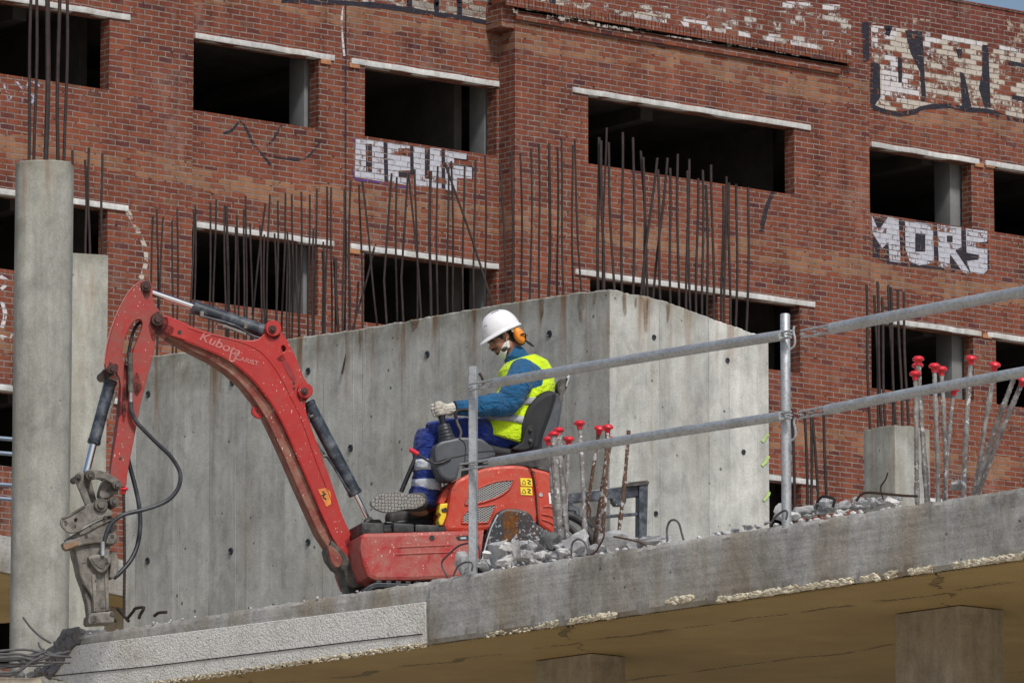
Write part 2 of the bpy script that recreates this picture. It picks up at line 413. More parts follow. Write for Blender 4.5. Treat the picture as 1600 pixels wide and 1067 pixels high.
M['ham_dk'] = m_simple('dark cast steel', (.05, .045, .04), .7, .1, .35, 10, .5, (.25, .23, .20), .5, 9)
M['plastic'] = m_simple('grey plastic', (.060, .066, .078), .5, 0, .15, 5, .1, (.13, .13, .13), .35, 6, (.35, .35, .35), .72, 60)
M['vinyl'] = m_simple('black vinyl', (.010, .011, .014), .7, 0, .2, 6, .2, (.05, .05, .05), .25, 6, (.5, .5, .5), .715, 60)
M['yellow'] = m_simple('yellow plastic', (.80, .55, .02), .45, 0, .1, 10, .05, (.30, .22, .08), .4, 12)
M['sticker'] = m_simple('yellow sticker', (.85, .62, .03), .5, 0, .05, 10, 0)
M['ink'] = m_simple('black ink', (.02, .02, .02), .6, 0, .1, 10, 0)
M['white'] = m_simple('white sticker', (.75, .75, .74), .5, 0, .05, 10, 0)
M['decal'] = m_simple('faded pink white decal', (.50, .24, .22), .6, 0, .1, 40, 0, (.40, .05, .04), .9, 34)
M['skin'] = m_simple('tanned skin', (.36, .17, .105), .5, 0, .12, 15, .1)
M['hair'] = m_simple('dark hair', (.02, .014, .01), .7, 0, .3, 60, .5)
M['helmet'] = m_simple('white hard hat', (.78, .78, .80), .30, 0, .03, 10, .03, (.45, .43, .40), .2, 14, (.2, .2, .2), .735, 50)
M['orange'] = m_simple('orange plastic', (.85, .27, .02), .4, 0, .1, 20, .05, (.35, .15, .05), .3, 20)
M['mask'] = m_simple('white face mask', (.75, .74, .70), .85, 0, .08, 20, .1)
def m_cloth(name, c, fold=.6, dirt=None, amt=.3):
    n = NT(name); v = n.coord()
    k = n.ramp(n.noise(v, 7, 4), [(.3, tuple(x*.78 for x in c)), (.7, tuple(x*1.12 for x in c))])
    if dirt: k = n.mix(n.ramp(n.noise(v, 9, 6, .7), [(.5, 0.0), (.75, amt)]), k, dirt)
    n.col(k); n.set(.85, 0, .25); n.b.inputs['Sheen Weight'].default_value = .15
    b = n.bump(n.noise(v, 300, 2), .15, .002)
    n.bump(n.noise(n.coord((1, 1, 1.6)), 11, 4, .55, 1.5), min(1, fold*1.6), .045, b); return n.m
M['jacket'] = m_cloth('teal blue jacket', (.012, .105, .24))
M['trousers'] = m_cloth('royal blue trousers', (.012, .035, .23), .7, (.12, .12, .18), .35)
M['vest'] = m_cloth('fluorescent yellow vest', (.62, .86, .015), .45)
M['reflect'] = m_cloth('silver reflective tape', (.36, .38, .40), .3)
M['reflect_l'] = m_cloth('pale reflective tape', (.55, .58, .64), .3)
M['glove'] = m_cloth('cream leather glove', (.55, .52, .45), .5, (.22, .18, .14), .7)
M['boot'] = m_simple('dusty boot leather', (.035, .033, .032), .8, 0, .3, 12, .4, (.16, .15, .14), .6, 9)
def m_sole():
    n = NT('grey boot sole'); uv = n.coord(uv=True)
    e = n.voro(uv, 44, 'DISTANCE_TO_EDGE', .45)
    k = n.ramp(e, [(.02, (.09, .085, .08)), (.10, (.27, .26, .245))])
    k = n.mix(n.ramp(n.noise(uv, 12, 5, .7), [(.5, 0.0), (.8, .6)]), k, (.30, .26, .21))
    n.col(k); n.set(.85); n.bump(n.ramp(e, [(0.0, 0.0), (.12, 1.0)]), .8, .008); return n.m
M['sole'] = m_sole()
def m_grille():
    n = NT('expanded metal grille'); s = n.sep(n.coord(uv=True))
    a = n.math('ADD', n.math('MULTIPLY', s[0], 38.0), n.math('MULTIPLY', s[1], 62.0))
    b = n.math('SUBTRACT', n.math('MULTIPLY', s[0], 38.0), n.math('MULTIPLY', s[1], 62.0))
    def ln(q):
        f = n.math('FRACT', q); return n.math('ABSOLUTE', n.math('SUBTRACT', f, .5))
    f = n.math('GREATER_THAN', n.math('MAXIMUM', ln(a), ln(b)), .36)
    n.col(n.mix(f, (.012, .012, .014), (.42, .41, .39))); n.set(.5); n.bump(f, .8, .006); return n.m
M['grille'] = m_grille()
def m_soffit():
    n = NT('ochre mesh soffit'); v = n.tc.outputs['Object']; s = n.sep(v)
    k = n.ramp(n.noise(v, 1.1, 5, .6), [(.3, (.36, .27, .115)), (.7, (.48, .37, .17))])
    k = n.mix(n.ramp(n.noise(v, 5, 6, .7), [(.5, 0.0), (.8, .35)]), k, (.28, .20, .09))
    a = n.math('ADD', n.math('MULTIPLY', s[0], 26.0), n.math('MULTIPLY', s[1], 14.0))
    b = n.math('SUBTRACT', n.math('MULTIPLY', s[0], 26.0), n.math('MULTIPLY', s[1], 14.0))
    ln = lambda q: n.math('ABSOLUTE', n.math('SUBTRACT', n.math('FRACT', q), .5))
    g = n.math('GREATER_THAN', n.math('MAXIMUM', ln(a), ln(b)), .40)
    patch = n.ramp(n.noise(v, .8, 3), [(.30, .25), (.5, 1.0)])
    gp = n.math('MULTIPLY', g, patch)
    k = n.mix(n.math('MULTIPLY', gp, .6), k, (.20, .10, .04))
    vd = n.n.new('ShaderNodeVectorMath'); vd.operation = 'ADD'
    nn = n.n.new('ShaderNodeTexNoise'); n.put(nn.inputs['Vector'], v); nn.inputs['Scale'].default_value = 2.0; nn.inputs['Detail'].default_value = 5
    sc = n.n.new('ShaderNodeVectorMath'); sc.operation = 'SCALE'; n.t.links.new(nn.outputs['Color'], sc.inputs[0]); sc.inputs['Scale'].default_value = .35
    n.t.links.new(v, vd.inputs[0]); n.t.links.new(sc.outputs[0], vd.inputs[1])
    sd = n.sep(vd.outputs[0])
    l1 = n.math('ABSOLUTE', n.math('SUBTRACT', n.math('FRACT', n.math('MULTIPLY', sd[1], .62)), .5)); l2 = n.math('ABSOLUTE', n.math('SUBTRACT', n.math('FRACT', n.math('ADD', n.math('MULTIPLY', sd[0], .30), n.math('MULTIPLY', sd[1], .28))), .5))
    wl = n.math('MULTIPLY', n.noise(v, 1.7, 2), .05)
    le = n.math('MAXIMUM', n.math('LESS_THAN', l1, n.math('SUBTRACT', wl, .010)), n.math('LESS_THAN', l2, n.math('SUBTRACT', wl, .018)))
    tick = n.math('GREATER_THAN', n.math('ABSOLUTE', n.math('SUBTRACT', n.math('FRACT', n.math('MULTIPLY', s[0], 19.0)), .5)), .2)
    br = n.math('MULTIPLY', n.math('MULTIPLY', le, tick), n.ramp(n.noise(v, 3, 4), [(.42, 0.0), (.5, .85)]))
    k = n.mix(br, k, (.022, .018, .014))
    n.col(k); n.set(.85); b1 = n.bump(gp, .6, .008); n.bump(n.math('MULTIPLY', br, -1.0), .8, .02, b1); return n.m
M['soffit'] = m_soffit()
def m_white_panel():
    n = NT('granular white render'); v = n.tc.outputs['Object']
    g = n.voro(v, 70); h = n.noise(v, 40, 5, .7)
    k = n.ramp(g, [(.1, (.86, .85, .81)), (.55, (.70, .69, .66))])
    k = n.mix(n.ramp(h, [(.58, 0.0), (.66, .75)]), k, (.30, .29, .27))
    k = n.mix(n.ramp(n.noise(v, 2.4, 6, .7, .4), [(.52, 0.0), (.75, .6)]), k, (.42, .38, .30))
    n.col(k); n.set(.95, 0, .1); n.bump(n.math('ADD', h, n.math('MULTIPLY', g, -.8)), .6, .010); return n.m
M['wpanel'] = m_white_panel()
M['foam'] = m_simple('cream foam', (.66, .60, .46), .9, 0, .2, 30, .6, (.30, .22, .12), .4, 14)
M['rock'] = m_simple('broken concrete', (.58, .58, .575), .95, 0, .3, 9, .9, (.22, .215, .205), .5, 5, (.55, .55, .54), .60, 35)
M['rock_dk'] = m_simple('dark broken concrete', (.15, .15, .15), .95, 0, .3, 9, .9, (.3, .3, .3), .4, 5)
M['ground'] = m_simple('site ground', (.42, .36, .28), .95, 0, .25, .6, .4, (.36, .33, .28), .5, .2)

M['rail_far'] = m_simple('weathered steel', (.16, .20, .27), .5, .3, .2)

def m_stain(name, c, thr=.5, sc=(9, 9, 1.2)):
    n = NT(name); nz = n.noise(n.coord(sc), 2.2, 6, .7, .4); n2 = n.noise(n.coord(), 34, 4, .7)
    f = n.ramp(n.math('ADD', n.math('MULTIPLY', nz, .7), n.math('MULTIPLY', n2, .3)), [(thr-.08, 0.0), (thr+.22, .6)])
    n.col(n.ramp(n2, [(.3, tuple(x*.5 for x in c)), (.7, c)])); n.set(.9, 0, .2)
    tr = n.n.new('ShaderNodeBsdfTransparent'); mx = n.n.new('ShaderNodeMixShader')
    n.put(mx.inputs[0], f); n.t.links.new(tr.outputs[0], mx.inputs[1]); n.t.links.new(n.b.outputs[0], mx.inputs[2])
    n.t.links.new(mx.outputs[0], n.out.inputs['Surface']); return n.m
M['rust_run'] = m_stain('rust run on concrete', (.24, .13, .05), .48)
M['rust_patch'] = m_stain('rust patch on steel', (.30, .12, .03), .44, (5, 5, 4))
M['grease'] = m_stain('black grease', (.03, .022, .02), .47, (6, 6, 6))
# ================================================================== world, sun, camera
w = bpy.data.worlds.new('World'); SC.world = w; w.use_nodes = True
SUN_EL, SUN_AZ = R(50), R(158)      # azimuth clockwise from +Y (north)
sky = w.node_tree.nodes.new('ShaderNodeTexSky'); sky.sky_type = 'NISHITA'; sky.sun_disc = False
sky.sun_elevation = SUN_EL; sky.sun_rotation = SUN_AZ; sky.dust_density = 3.0; sky.air_density = 1.0; sky.altitude = 50
bg = w.node_tree.nodes['Background']; w.node_tree.links.new(sky.outputs[0], bg.inputs[0]); bg.inputs[1].default_value = .09
sl = bpy.data.lights.new('sun', 'SUN'); sl.energy = 2.6; sl.angle = R(8); sl.color = (1, .97, .92)
so = bpy.data.objects.new('sun', sl); COL.objects.link(so)
sd = Vector((math.sin(SUN_AZ)*math.cos(SUN_EL), math.cos(SUN_AZ)*math.cos(SUN_EL), math.sin(SUN_EL)))
so.rotation_euler = (-sd).to_track_quat('-Z', 'Y').to_euler(); so.location = (0, 0, 60)
cd = bpy.data.cameras.new('camera'); cd.sensor_width = 36; cd.lens = 36*F/1600; cd.clip_end = 3000; cd.clip_start = .5
co = bpy.data.objects.new('camera', cd); COL.objects.link(co); co.location = (0, 0, EYE); co.rotation_euler = (math.pi/2+PITCH, 0, 0)
SC.camera = co
SC.view_settings.view_transform = 'Standard'; SC.view_settings.look = 'None'; SC.view_settings.gamma = 1; SC.view_settings.exposure = .10
# ================================================================== ground
bm = bmesh.new(); bmesh.ops.create_grid(bm, x_segments=20, y_segments=20, size=1500)
mobj('ground', bm, M['ground'], kind='structure')
# ================================================================== brick building
BO = atY(805, 300, 100.0); BO.z = 0
FB = Frame(BO, (1.267, 1.0)); REC = .43
bld = empty('brick_building', FB, 'unfinished red brick block with empty window openings and graffiti behind the site', 'building')
def bs(px, py, off=0): return FB.l(px, py, off).x
ZT = [22.44-2.96*k for k in range(-1, 8)]            # opening tops
sA = bs(302, 120, 0); sE = bs(1359, 300, 0)
sL, sR = -16.0, 16.5
ROOF = 25.2
def wall(name, s0, s1, z0, z1, ops, y0, th=.24):
    xs = sorted({s0, s1, *[q for o in ops for q in o[:2] if s0 < q < s1]}); zs = sorted({z0, z1, *[q for o in ops for q in o[2:] if z0 < q < z1]})
    bm = bmesh.new(); V = {}
    def vt(x, y, z):
        k = (round(x, 4), round(y, 4), round(z, 4))
        if k not in V: V[k] = bm.verts.new(k)
        return V[k]
    def solid(i, j):
        if i < 0 or j < 0 or i >= len(xs)-1 or j >= len(zs)-1: return False
        cx, cz = (xs[i]+xs[i+1])/2, (zs[j]+zs[j+1])/2
        return not any(o[0] < cx < o[1] and o[2] < cz < o[3] for o in ops)
    for i in range(len(xs)-1):
        for j in range(len(zs)-1):
            if not solid(i, j): continue
            a, b, c, d = xs[i], xs[i+1], zs[j], zs[j+1]; y1 = y0+th
            bm.faces.new((vt(a, y0, c), vt(b, y0, c), vt(b, y0, d), vt(a, y0, d)))
            bm.faces.new((vt(a, y1, c), vt(a, y1, d), vt(b, y1, d), vt(b, y1, c)))
            if not solid(i-1, j): bm.faces.new((vt(a, y0, c), vt(a, y0, d), vt(a, y1, d), vt(a, y1, c)))
            if not solid(i+1, j): bm.faces.new((vt(b, y0, c), vt(b, y1, c), vt(b, y1, d), vt(b, y0, d)))
            if not solid(i, j-1): bm.faces.new((vt(a, y0, c), vt(a, y1, c), vt(b, y1, c), vt(b, y0, c)))
            if not solid(i, j+1): bm.faces.new((vt(a, y0, d), vt(b, y0, d), vt(b, y1, d), vt(a, y1, d)))
    return mobj(name, bm, M['brick'], bld, smooth=0)
rows = [(z-1.125, z) for z in ZT]
HI, LO, L3 = 22.44, 19.48, 16.55
# openings per panel (columns repeated on every storey)
opA = []; opB = []; opC = []; opD = []
lint = []; pills = []
for zb, zt in rows:
    if zt > 24: continue
    x0, x1 = bs(-120, 70, 0), bs(171, 80, 0)
    opA.append((x0, x1, zb, zt)); lint.append((x0-.3, x1+.36, zt, 0))
    x0, x1 = bs(303, 120, REC)+.004, bs(498, 150, REC); opB.append((x0-.3, x1, zb, zt)); lint.append((x0, x1+.29, zt, REC)); pills.append((bs(474, 150, REC), zb, zt, REC))
    x0, x1 = bs(570, 160, REC), bs(776, 190, REC); opB.append((x0, x1, zb, zt)); lint.append((x0-.28, -.01, zt, REC)); pills.append((bs(757, 190, REC), zb, zt, REC))
    if zt > 20:
        x0, x1 = bs(919, 200, 0), bs(1241, 240, 0); opC.append((x0, x1, zb, zt)); lint.append((x0-.33, x1+.34, zt, 0))
    else:
        x0, xm, xn, x1 = bs(922, 480, 0), bs(1122, 500, 0), bs(1141, 500, 0), bs(1250, 520, 0)
        opC += [(x0, xm, zb, zt), (xn, x1, zb, zt)]; lint.append((x0-.31, x1+.31, zt, 0))
    x0, x1 = bs(1360, 280, REC)+.01, bs(1518, 300, REC); opD.append((x0-.2, x1, zb, zt)); lint.append((x0, x1+.16, zt, REC)); pills.append((bs(1487, 300, REC), zb, zt, REC))
    x0 = bs(1553, 310, REC); opD.append((x0, x0+2.2, zb, zt)); lint.append((x0-.2, x0+2.5, zt, REC)); opD.append((x0+3, x0+4.2, zb, zt)); lint.append((x0+2.8, x0+4.4, zt, REC))
CORN = 23.63
wall('wall', sL, sA, 0, ROOF, opA, 0)
wall('wall', sA-.1, .02, 0, ROOF, opB, REC)
wall('wall', 0, sE, 0, CORN, opC, 0)
wall('wall', sE-.12, sR, 0, ROOF, opD, REC)
# returns between the stepped planes
bm = bmesh.new()
box(bm, .003, .24, .238, REC+.1, 0, CORN-.004); box(bm, sA-.24, sA-.003, .238, REC+.1, 0, ROOF-.004); box(bm, sE-.24, sE-.003, .238, REC+.1, 0, ROOF-.3)
mobj('wall_return', bm, M['brick'], bld, smooth=0)
# parapet band over the bay, standing proud with a soldier course edge
bm = bmesh.new(); s1 = bs(1330, 95, -.10)
box(bm, -.28, s1, -.10, .25, CORN+.09, ROOF); mobj('parapet', bm, M['brick'], bld, smooth=0)
bm = bmesh.new(); box(bm, s1, sE-.003, .002, .25, CORN, ROOF-.003); mobj('parapet_return', bm, M['brick'], bld, smooth=0)
bm = bmesh.new(); box(bm, -.26, .0, .02, REC+.02, CORN-.3, CORN+.09); mobj('corbel', bm, M['brick'], bld, smooth=0)
bm = bmesh.new(); q = -.28
while q < s1-.05:
    box(bm, q, q+.062, -.135+random.uniform(-.006, .006), -.102, CORN+.02, CORN+.17); q += .075
mobj('soldier_course', bm, M['brick'], bld, smooth=0, label='row of upright bricks edging the parapet')
for nm, y0, y1, z0, z1 in (('ledge_course', -.06, -.002, CORN-.16, CORN-.06),):
    bm = bmesh.new(); box(bm, -.02, s1-.2, y0, y1, z0, z1); mobj(nm, bm, M['brick'], bld, smooth=0)
# roof-edge coping
for a, b, y in ((sL, sA, -.02), (sA, -.28, REC-.02), (s1, sR, REC-.02)):
    bm = bmesh.new(); box(bm, a+.003, b-.003, y, y+.3, ROOF+.002, ROOF+.04); mobj('coping', bm, M['brick'], bld, smooth=0)
for (x0, x1, z, off) in lint:
    if x1-x0 < .2: continue
    bm = bmesh.new(); box(bm, x0, x1, off-.035, off+.13, z, z+.088, .006)
    bmesh.ops.subdivide_edges(bm, edges=[e for e in bm.edges if e.calc_length() > .8], cuts=14)
    for v in bm.verts: v.co.z += mnoise.noise(v.co*3)*.012; v.co.y += mnoise.noise(v.co*4+Vector((5, 0, 0)))*.01
    mobj('lintel', bm, M['lintel'], bld)
for (x, zb, zt, off) in pills:
    bm = bmesh.new(); xx = x+.32*.79; box(bm, xx, xx+.42, off+.32, off+.72, zb-.9, zt+.35, .01); mobj('pillar', bm, M['pillar_in'], bld)
# storeys inside, back and sides, so the openings look into real dark rooms
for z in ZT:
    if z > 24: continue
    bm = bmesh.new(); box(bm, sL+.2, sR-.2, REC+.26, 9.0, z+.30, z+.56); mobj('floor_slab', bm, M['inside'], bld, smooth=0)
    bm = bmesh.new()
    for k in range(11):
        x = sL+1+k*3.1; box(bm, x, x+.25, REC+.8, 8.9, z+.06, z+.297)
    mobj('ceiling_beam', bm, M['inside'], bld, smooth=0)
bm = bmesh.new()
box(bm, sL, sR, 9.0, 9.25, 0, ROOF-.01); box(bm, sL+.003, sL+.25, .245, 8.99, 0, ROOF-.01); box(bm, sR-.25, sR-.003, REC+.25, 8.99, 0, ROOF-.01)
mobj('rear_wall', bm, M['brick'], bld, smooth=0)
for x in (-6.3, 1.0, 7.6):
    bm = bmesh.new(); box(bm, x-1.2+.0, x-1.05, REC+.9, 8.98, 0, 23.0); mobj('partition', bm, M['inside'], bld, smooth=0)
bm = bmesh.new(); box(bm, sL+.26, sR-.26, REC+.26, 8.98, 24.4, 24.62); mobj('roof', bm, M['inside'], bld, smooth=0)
# bricks carried at lintel ends (tan, as in the photo)
for px, py, off in ((508, 97, REC), (553, 103, REC), (1529, 258, REC), (1546, 259, REC), (553, 393, REC), (1541, 525, REC)):
    p = FB.l(px, py, off); bm = bmesh.new(); box(bm, p.x-.1, p.x+.1, off-.03, off-.001, p.z-.04, p.z+.035, .006)
    mobj('brick', bm, m_simple('tan brick', (.36, .17, .08), .9, bump=.5), bld, label='pale tan brick at the lintel end')
# ---- graffiti
def paint(pts, mat, off=0.0, lift=.004, holes=(), z=None, name='graffiti', lab=None, smooth=0):
    if z: ox, oy, s = z; pts = [(ox+x/s, oy+y/s) for x, y in pts]; holes = [[(ox+x/s, oy+y/s) for x, y in h] for h in holes]
    return plate(name, pts, off-lift, off-lift+.0015, M[mat], bld, FB, holes=holes, bev=0, smooth=smooth, ang=0, label=lab)
def stroke(pts, wd, mat, off=0.0, lift=.004, z=None, lab=None, name='graffiti', fr=None, parent=None):
    if z: ox, oy, s = z; pts = [(ox+x/s, oy+y/s) for x, y in pts]
    P = crom([Vector((a, b, 0)) for a, b in pts], 5); L = []; Rr = []
    for i, p in enumerate(P):
        t = (P[min(i+1, len(P)-1)]-P[max(i-1, 0)]).normalized(); nn = Vector((-t.y, t.x, 0))*wd/2*random.uniform(.8, 1.15)
        L.append((p.x+nn.x, p.y+nn.y)); Rr.append((p.x-nn.x, p.y-nn.y))
    m = M[mat]
    return plate(name, L+Rr[::-1], off-lift, off-lift+.0015, m, parent or bld, fr or FB, bev=0, ang=0, label=lab)
Z4 = (540, 200, 3.138)
g = REC
paint([(50, 55), (185, 70), (190, 265), (45, 240)], 'pw2', g, z=Z4, holes=[[(98, 78), (130, 80), (130, 218), (100, 215)]], lab='white painted letter O')
paint([(98, 78), (130, 80), (130, 218), (100, 215)], 'pk2', g, z=Z4)
paint([(185, 70), (205, 72), (210, 264), (190, 262)], 'pk', g, z=Z4)
paint([(205, 72), (316, 88), (318, 100), (258, 101), (258, 137), (316, 142), (318, 208), (258, 210), (260, 242), (318, 247), (320, 285), (210, 265)], 'pw2', g, z=Z4, lab='white painted letter E')
paint([(262, 106), (318, 112), (315, 136), (262, 132)], 'pk2', g, z=Z4); paint([(262, 212), (318, 217), (315, 241), (264, 238)], 'pk2', g, z=Z4)
paint([(316, 86), (332, 90), (335, 230), (318, 226)], 'pk', g, .006, z=Z4)
paint([(332, 92), (388, 97), (388, 250), (412, 252), (415, 98), (470, 104), (470, 298), (335, 285)], 'pw2', g, z=Z4, lab='white painted letter U')
paint([(390, 99), (412, 100), (411, 248), (390, 247)], 'pk2', g, z=Z4)
paint([(470, 105), (486, 108), (488, 296), (472, 292)], 'pk', g, .006, z=Z4)
paint([(488, 112), (597, 128), (595, 156), (532, 150), (532, 182), (622, 192), (622, 250), (545, 245), (545, 312), (490, 305)], 'pw2', g, z=Z4, lab='white painted letter F')
stroke([(46, 56), (40, 150), (42, 244), (120, 262), (190, 275), (230, 290), (330, 292), (400, 300), (470, 302), (500, 320), (540, 322)], 7, 'pp', g, .003, z=Z4) if False else None
stroke([(554.5, 217), (553, 245), (553.5, 277), (578, 283), (600, 287), (613, 292), (645, 293)], 2.4, 'pp', g, .007)
for a, b in (((597, 127), (595, 157)), ((622, 190), (622, 251)), ((530, 150), (595, 158)), ((534, 181), (622, 191))):
    stroke([(540+a[0]/3.138, 200+a[1]/3.138), (540+(a[0]+b[0])/2/3.138, 200+(a[1]+b[1])/2/3.138), (540+b[0]/3.138, 200+b[1]/3.138)], 1.6, 'pk', g, .007)
Z6 = (1340, 320, 7.273)
paint([(170, 125), (1480, 292), (1500, 720), (1440, 802), (1200, 795), (920, 735), (560, 700), (350, 665), (172, 600)], 'pk2', g, .003, z=Z6)
paint([(162, 120), (240, 300), (345, 140), (465, 165), (490, 660), (365, 640), (350, 420), (280, 495), (168, 320)], 'pw2', g, .006, z=Z6, lab='white painted letter M')
paint([(540, 180), (855, 225), (870, 660), (700, 690), (590, 640), (545, 500)], 'pw2', g, .006, z=Z6, holes=[[(655, 325), (770, 340), (770, 535), (655, 535)]], lab='white painted letter O')
paint([(655, 325), (770, 340), (770, 535), (655, 535)], 'pk', g, .005, z=Z6)
paint([(905, 225), (1175, 260), (1180, 480), (1110, 520), (1290, 790), (1200, 770), (1050, 560), (1045, 730), (925, 710)], 'pw2', g, .006, z=Z6, holes=[[(1015, 350), (1080, 355), (1080, 430), (1015, 425)]], lab='white painted letter R')
paint([(1230, 270), (1475, 300), (1470, 420), (1340, 430), (1345, 490), (1475, 510), (1475, 740), (1430, 795), (1290, 780), (1240, 640), (1375, 625), (1380, 570), (1240, 545)], 'pw2', g, .006, z=Z6, lab='white painted letter S')
Z2 = (1340, 0, 5.335)
paint([(112, 212), (560, 262), (1040, 352), (1500, 440), (1500, 1020), (1100, 930), (560, 900), (400, 935), (130, 900), (195, 560), (120, 500)], 'pwt', g, .003, z=Z2, lab='large worn white graffiti field')
for pts in ([(112, 212), (330, 236), (320, 330), (200, 320), (200, 420), (120, 470)], [(560, 262), (700, 285), (690, 330), (620, 470), (560, 540)], [(210, 440), (330, 460), (330, 560), (520, 610), (520, 840), (200, 830)], [(700, 290), (1040, 352), (1040, 392), (700, 335)], [(1090, 365), (1500, 440), (1500, 480), (1090, 400)]):
    paint(pts, 'pw', g, .0045, z=Z2)
for pts in ([(112, 520), (185, 530), (192, 810), (135, 890), (105, 860)], [(230, 215), (290, 220), (265, 310), (235, 290)],
            [(395, 255), (540, 265), (555, 540), (572, 850), (535, 850), (520, 600), (440, 440)], [(335, 480), (370, 490), (370, 690), (340, 690)],
            [(820, 410), (870, 410), (870, 490), (840, 490)], [(1040, 375), (1090, 380), (1110, 900), (1060, 900), (1010, 740), (1040, 600)],
            [(855, 600), (890, 620), (950, 890), (870, 900)], [(1240, 500), (1387, 535), (1500, 560), (1500, 590), (1260, 540)], [(1280, 790), (1500, 830), (1500, 870), (1290, 830)]):
    paint(pts, 'pk', g, .006, z=Z2)
stroke([(118, 890), (230, 930), (340, 950), (460, 935), (560, 898), (760, 885), (930, 915), (1100, 930), (1250, 985), (1480, 1020)], 42/5.335*5.335, 'pk', g, .007, z=None) if False else None
stroke([(1340+a/5.335, b/5.335) for a, b in [(118, 890), (230, 930), (340, 950), (460, 935), (560, 898), (760, 885), (930, 915), (1100, 930), (1250, 985), (1480, 1020)]], 7.5, 'pk', g, .007)
paint([(35, 190), (98, 185), (98, 505), (50, 520)], 'pk', 0, .004, z=Z2)
paint([(1245, 150), (1285, 160), (1325, 330), (1365, 170), (1410, 160), (1430, 430), (1385, 430), (1375, 300), (1340, 420), (1295, 420), (1285, 300), (1290, 430), (1255, 420)], 'pwf', g, .004, z=Z2, lab='faint cream painted letter M')
for a in (125, 215, 265, 385, 460, 520, 570):
    paint([(a, 95+a*.12), (a+38, 100+a*.12), (a+30, 190+a*.1), (a+2, 190+a*.1)], 'pwf', g, .004, z=Z2)
Z1 = (440, 0, 4.444)
paint([(700, -20), (1500, -20), (1500, 160), (800, 40)], 'pwt', g, .003, z=Z1)
stroke([(440, 1), (520, 4), (590, 9), (650, 18), (720, 28), (779, 39)], 8, 'pk', g, .006)
paint([(800, 12), (1330, 66), (1330, 100), (800, 22)], 'pwt2', -.10, .003)
paint([(840, 2), (1330, 22), (1330, 60), (840, 12)], 'pwt3', -.10, .003)
paint([(330, -6), (779, -6), (779, 30), (650, 14), (440, -2)], 'pwt2', g, .003)
for x in (636, 678, 714): paint([(x, -3), (x+8, -3), (x+8, 14+(x-636)*.2), (x+1, 12+(x-636)*.2)], 'pk', g, .007)
Z5 = (1000, 0, 2.425)
oc = -.10
for pts in ([(-20, 60), (100, 75), (105, 130), (-20, 112)], [(145, 70), (270, 85), (272, 165), (200, 150)], [(320, 100), (370, 110), (440, 150), (445, 190), (380, 180)], [(480, 130), (510, 135), (512, 185), (480, 180)],
            [(570, 150), (610, 155), (605, 218), (575, 212)], [(635, 160), (672, 165), (668, 212), (636, 205)], [(725, 165), (750, 170), (778, 232), (728, 225)], [(540, 5), (760, 20), (755, 40), (540, 30)]):
    paint(pts, 'pw', oc-.0, .004, z=Z5)
for pts in ([(865, 10), (960, 12), (1050, 60), (1040, 95), (900, 62)], [(1190, 40), (1290, 60), (1310, 130), (1195, 110)], [(760, -10), (1000, -10), (1000, 10), (760, 5)]):
    paint(pts, 'pwt', oc, .004, z=(500, 0, 2.426))
paint([(870, -5), (895, -5), (890, 58), (872, 50)], 'pk2', oc, .005, z=(500, 0, 2.426))
stroke([(349, 209), (362, 204), (376, 190), (384, 200), (396, 225), (410, 242), (423, 258)], 4, 'pk', g, .004)
stroke([(404, 236), (424, 222), (440, 196)], 3, 'pk2', g, .004); stroke([(405, 236), (425, 244), (455, 249), (480, 246), (500, 222)], 3.2, 'pk2', g, .005)
stroke([(195, 322), (212, 355), (226, 385), (228, 410), (220, 436)], 7, 'pwt', 0); stroke([(1208, 300), (1198, 325), (1192, 350), (1190, 362)], 7, 'pk2', 0)
for pts in ([(5, 128), (10, 150), (6, 164)], [(6, 145), (18, 150), (8, 163)], [(26, 128), (38, 140), (46, 126)], [(34, 160), (38, 146), (52, 150), (50, 162)], [(52, 128), (62, 135)]):
    stroke(pts, 3.5, 'pb', 0)
for pts in ([(0, 432), (12, 440), (2, 452)], [(2, 470), (8, 490), (3, 512)], [(0, 525), (16, 530), (20, 522)]): stroke(pts, 6, 'pw', 0)
stroke([(540, -5), (540, 200), (540, 400), (540, 600)], 2.6, 'pk', g, .003, name='joint_line'); stroke([(536, -4), (534, 40), (538, 88)], 3, 'pw', g, .005)
# ================================================================== concrete slab the machine stands on
ZS = atY(640, 985, 43.3).z
e1, e2 = atZ(670, 905, ZS), atZ(1600, 760, ZS)
FS = Frame(e1, (e2.x-e1.x, e2.y-e1.y))
slab = empty('concrete_slab', FS, 'raised concrete floor slab with a stained rough edge carrying the excavator', 'concrete slab')
TH = ZS-(EYE+0); zb = FS.l(670, 1005).z
def sx_(px, py=None):
    return FS.l(px, py if py else 905+(px-670)*-.156).x
XL = sx_(118, 985); XR = sx_(1600)+6; DEP = 14.0
bm = bmesh.new(); NX = 900; cols = []
def prof(x):
    q = Vector((x*9, 0, 0)); q2 = Vector((x*38, 3, 0))
    a = mnoise.noise(q)*.012+mnoise.noise(q2)*.010; b = mnoise.noise(q+Vector((0, 9, 0)))*.012+mnoise.noise(q2+Vector((0, 7, 0)))*.009
    y0 = 0.0 if x > -.008 else .03
    P = [(DEP, zb), (1.0, zb)]
    P += [(y0+.02+b, zb+b*.6)]
    for t in (.06, .2, .4, .6, .8, .93):
        P.append((y0+mnoise.noise(Vector((x*6, t*9, 1)))*.006, zb+(0-zb)*t))
    P += [(y0+.012+abs(a)*.8, a*.9-.004), (y0+.10, mnoise.noise(Vector((x*14, 5, 2)))*.010), (y0+.5, 0.0), (DEP, 0.0)]
    return P
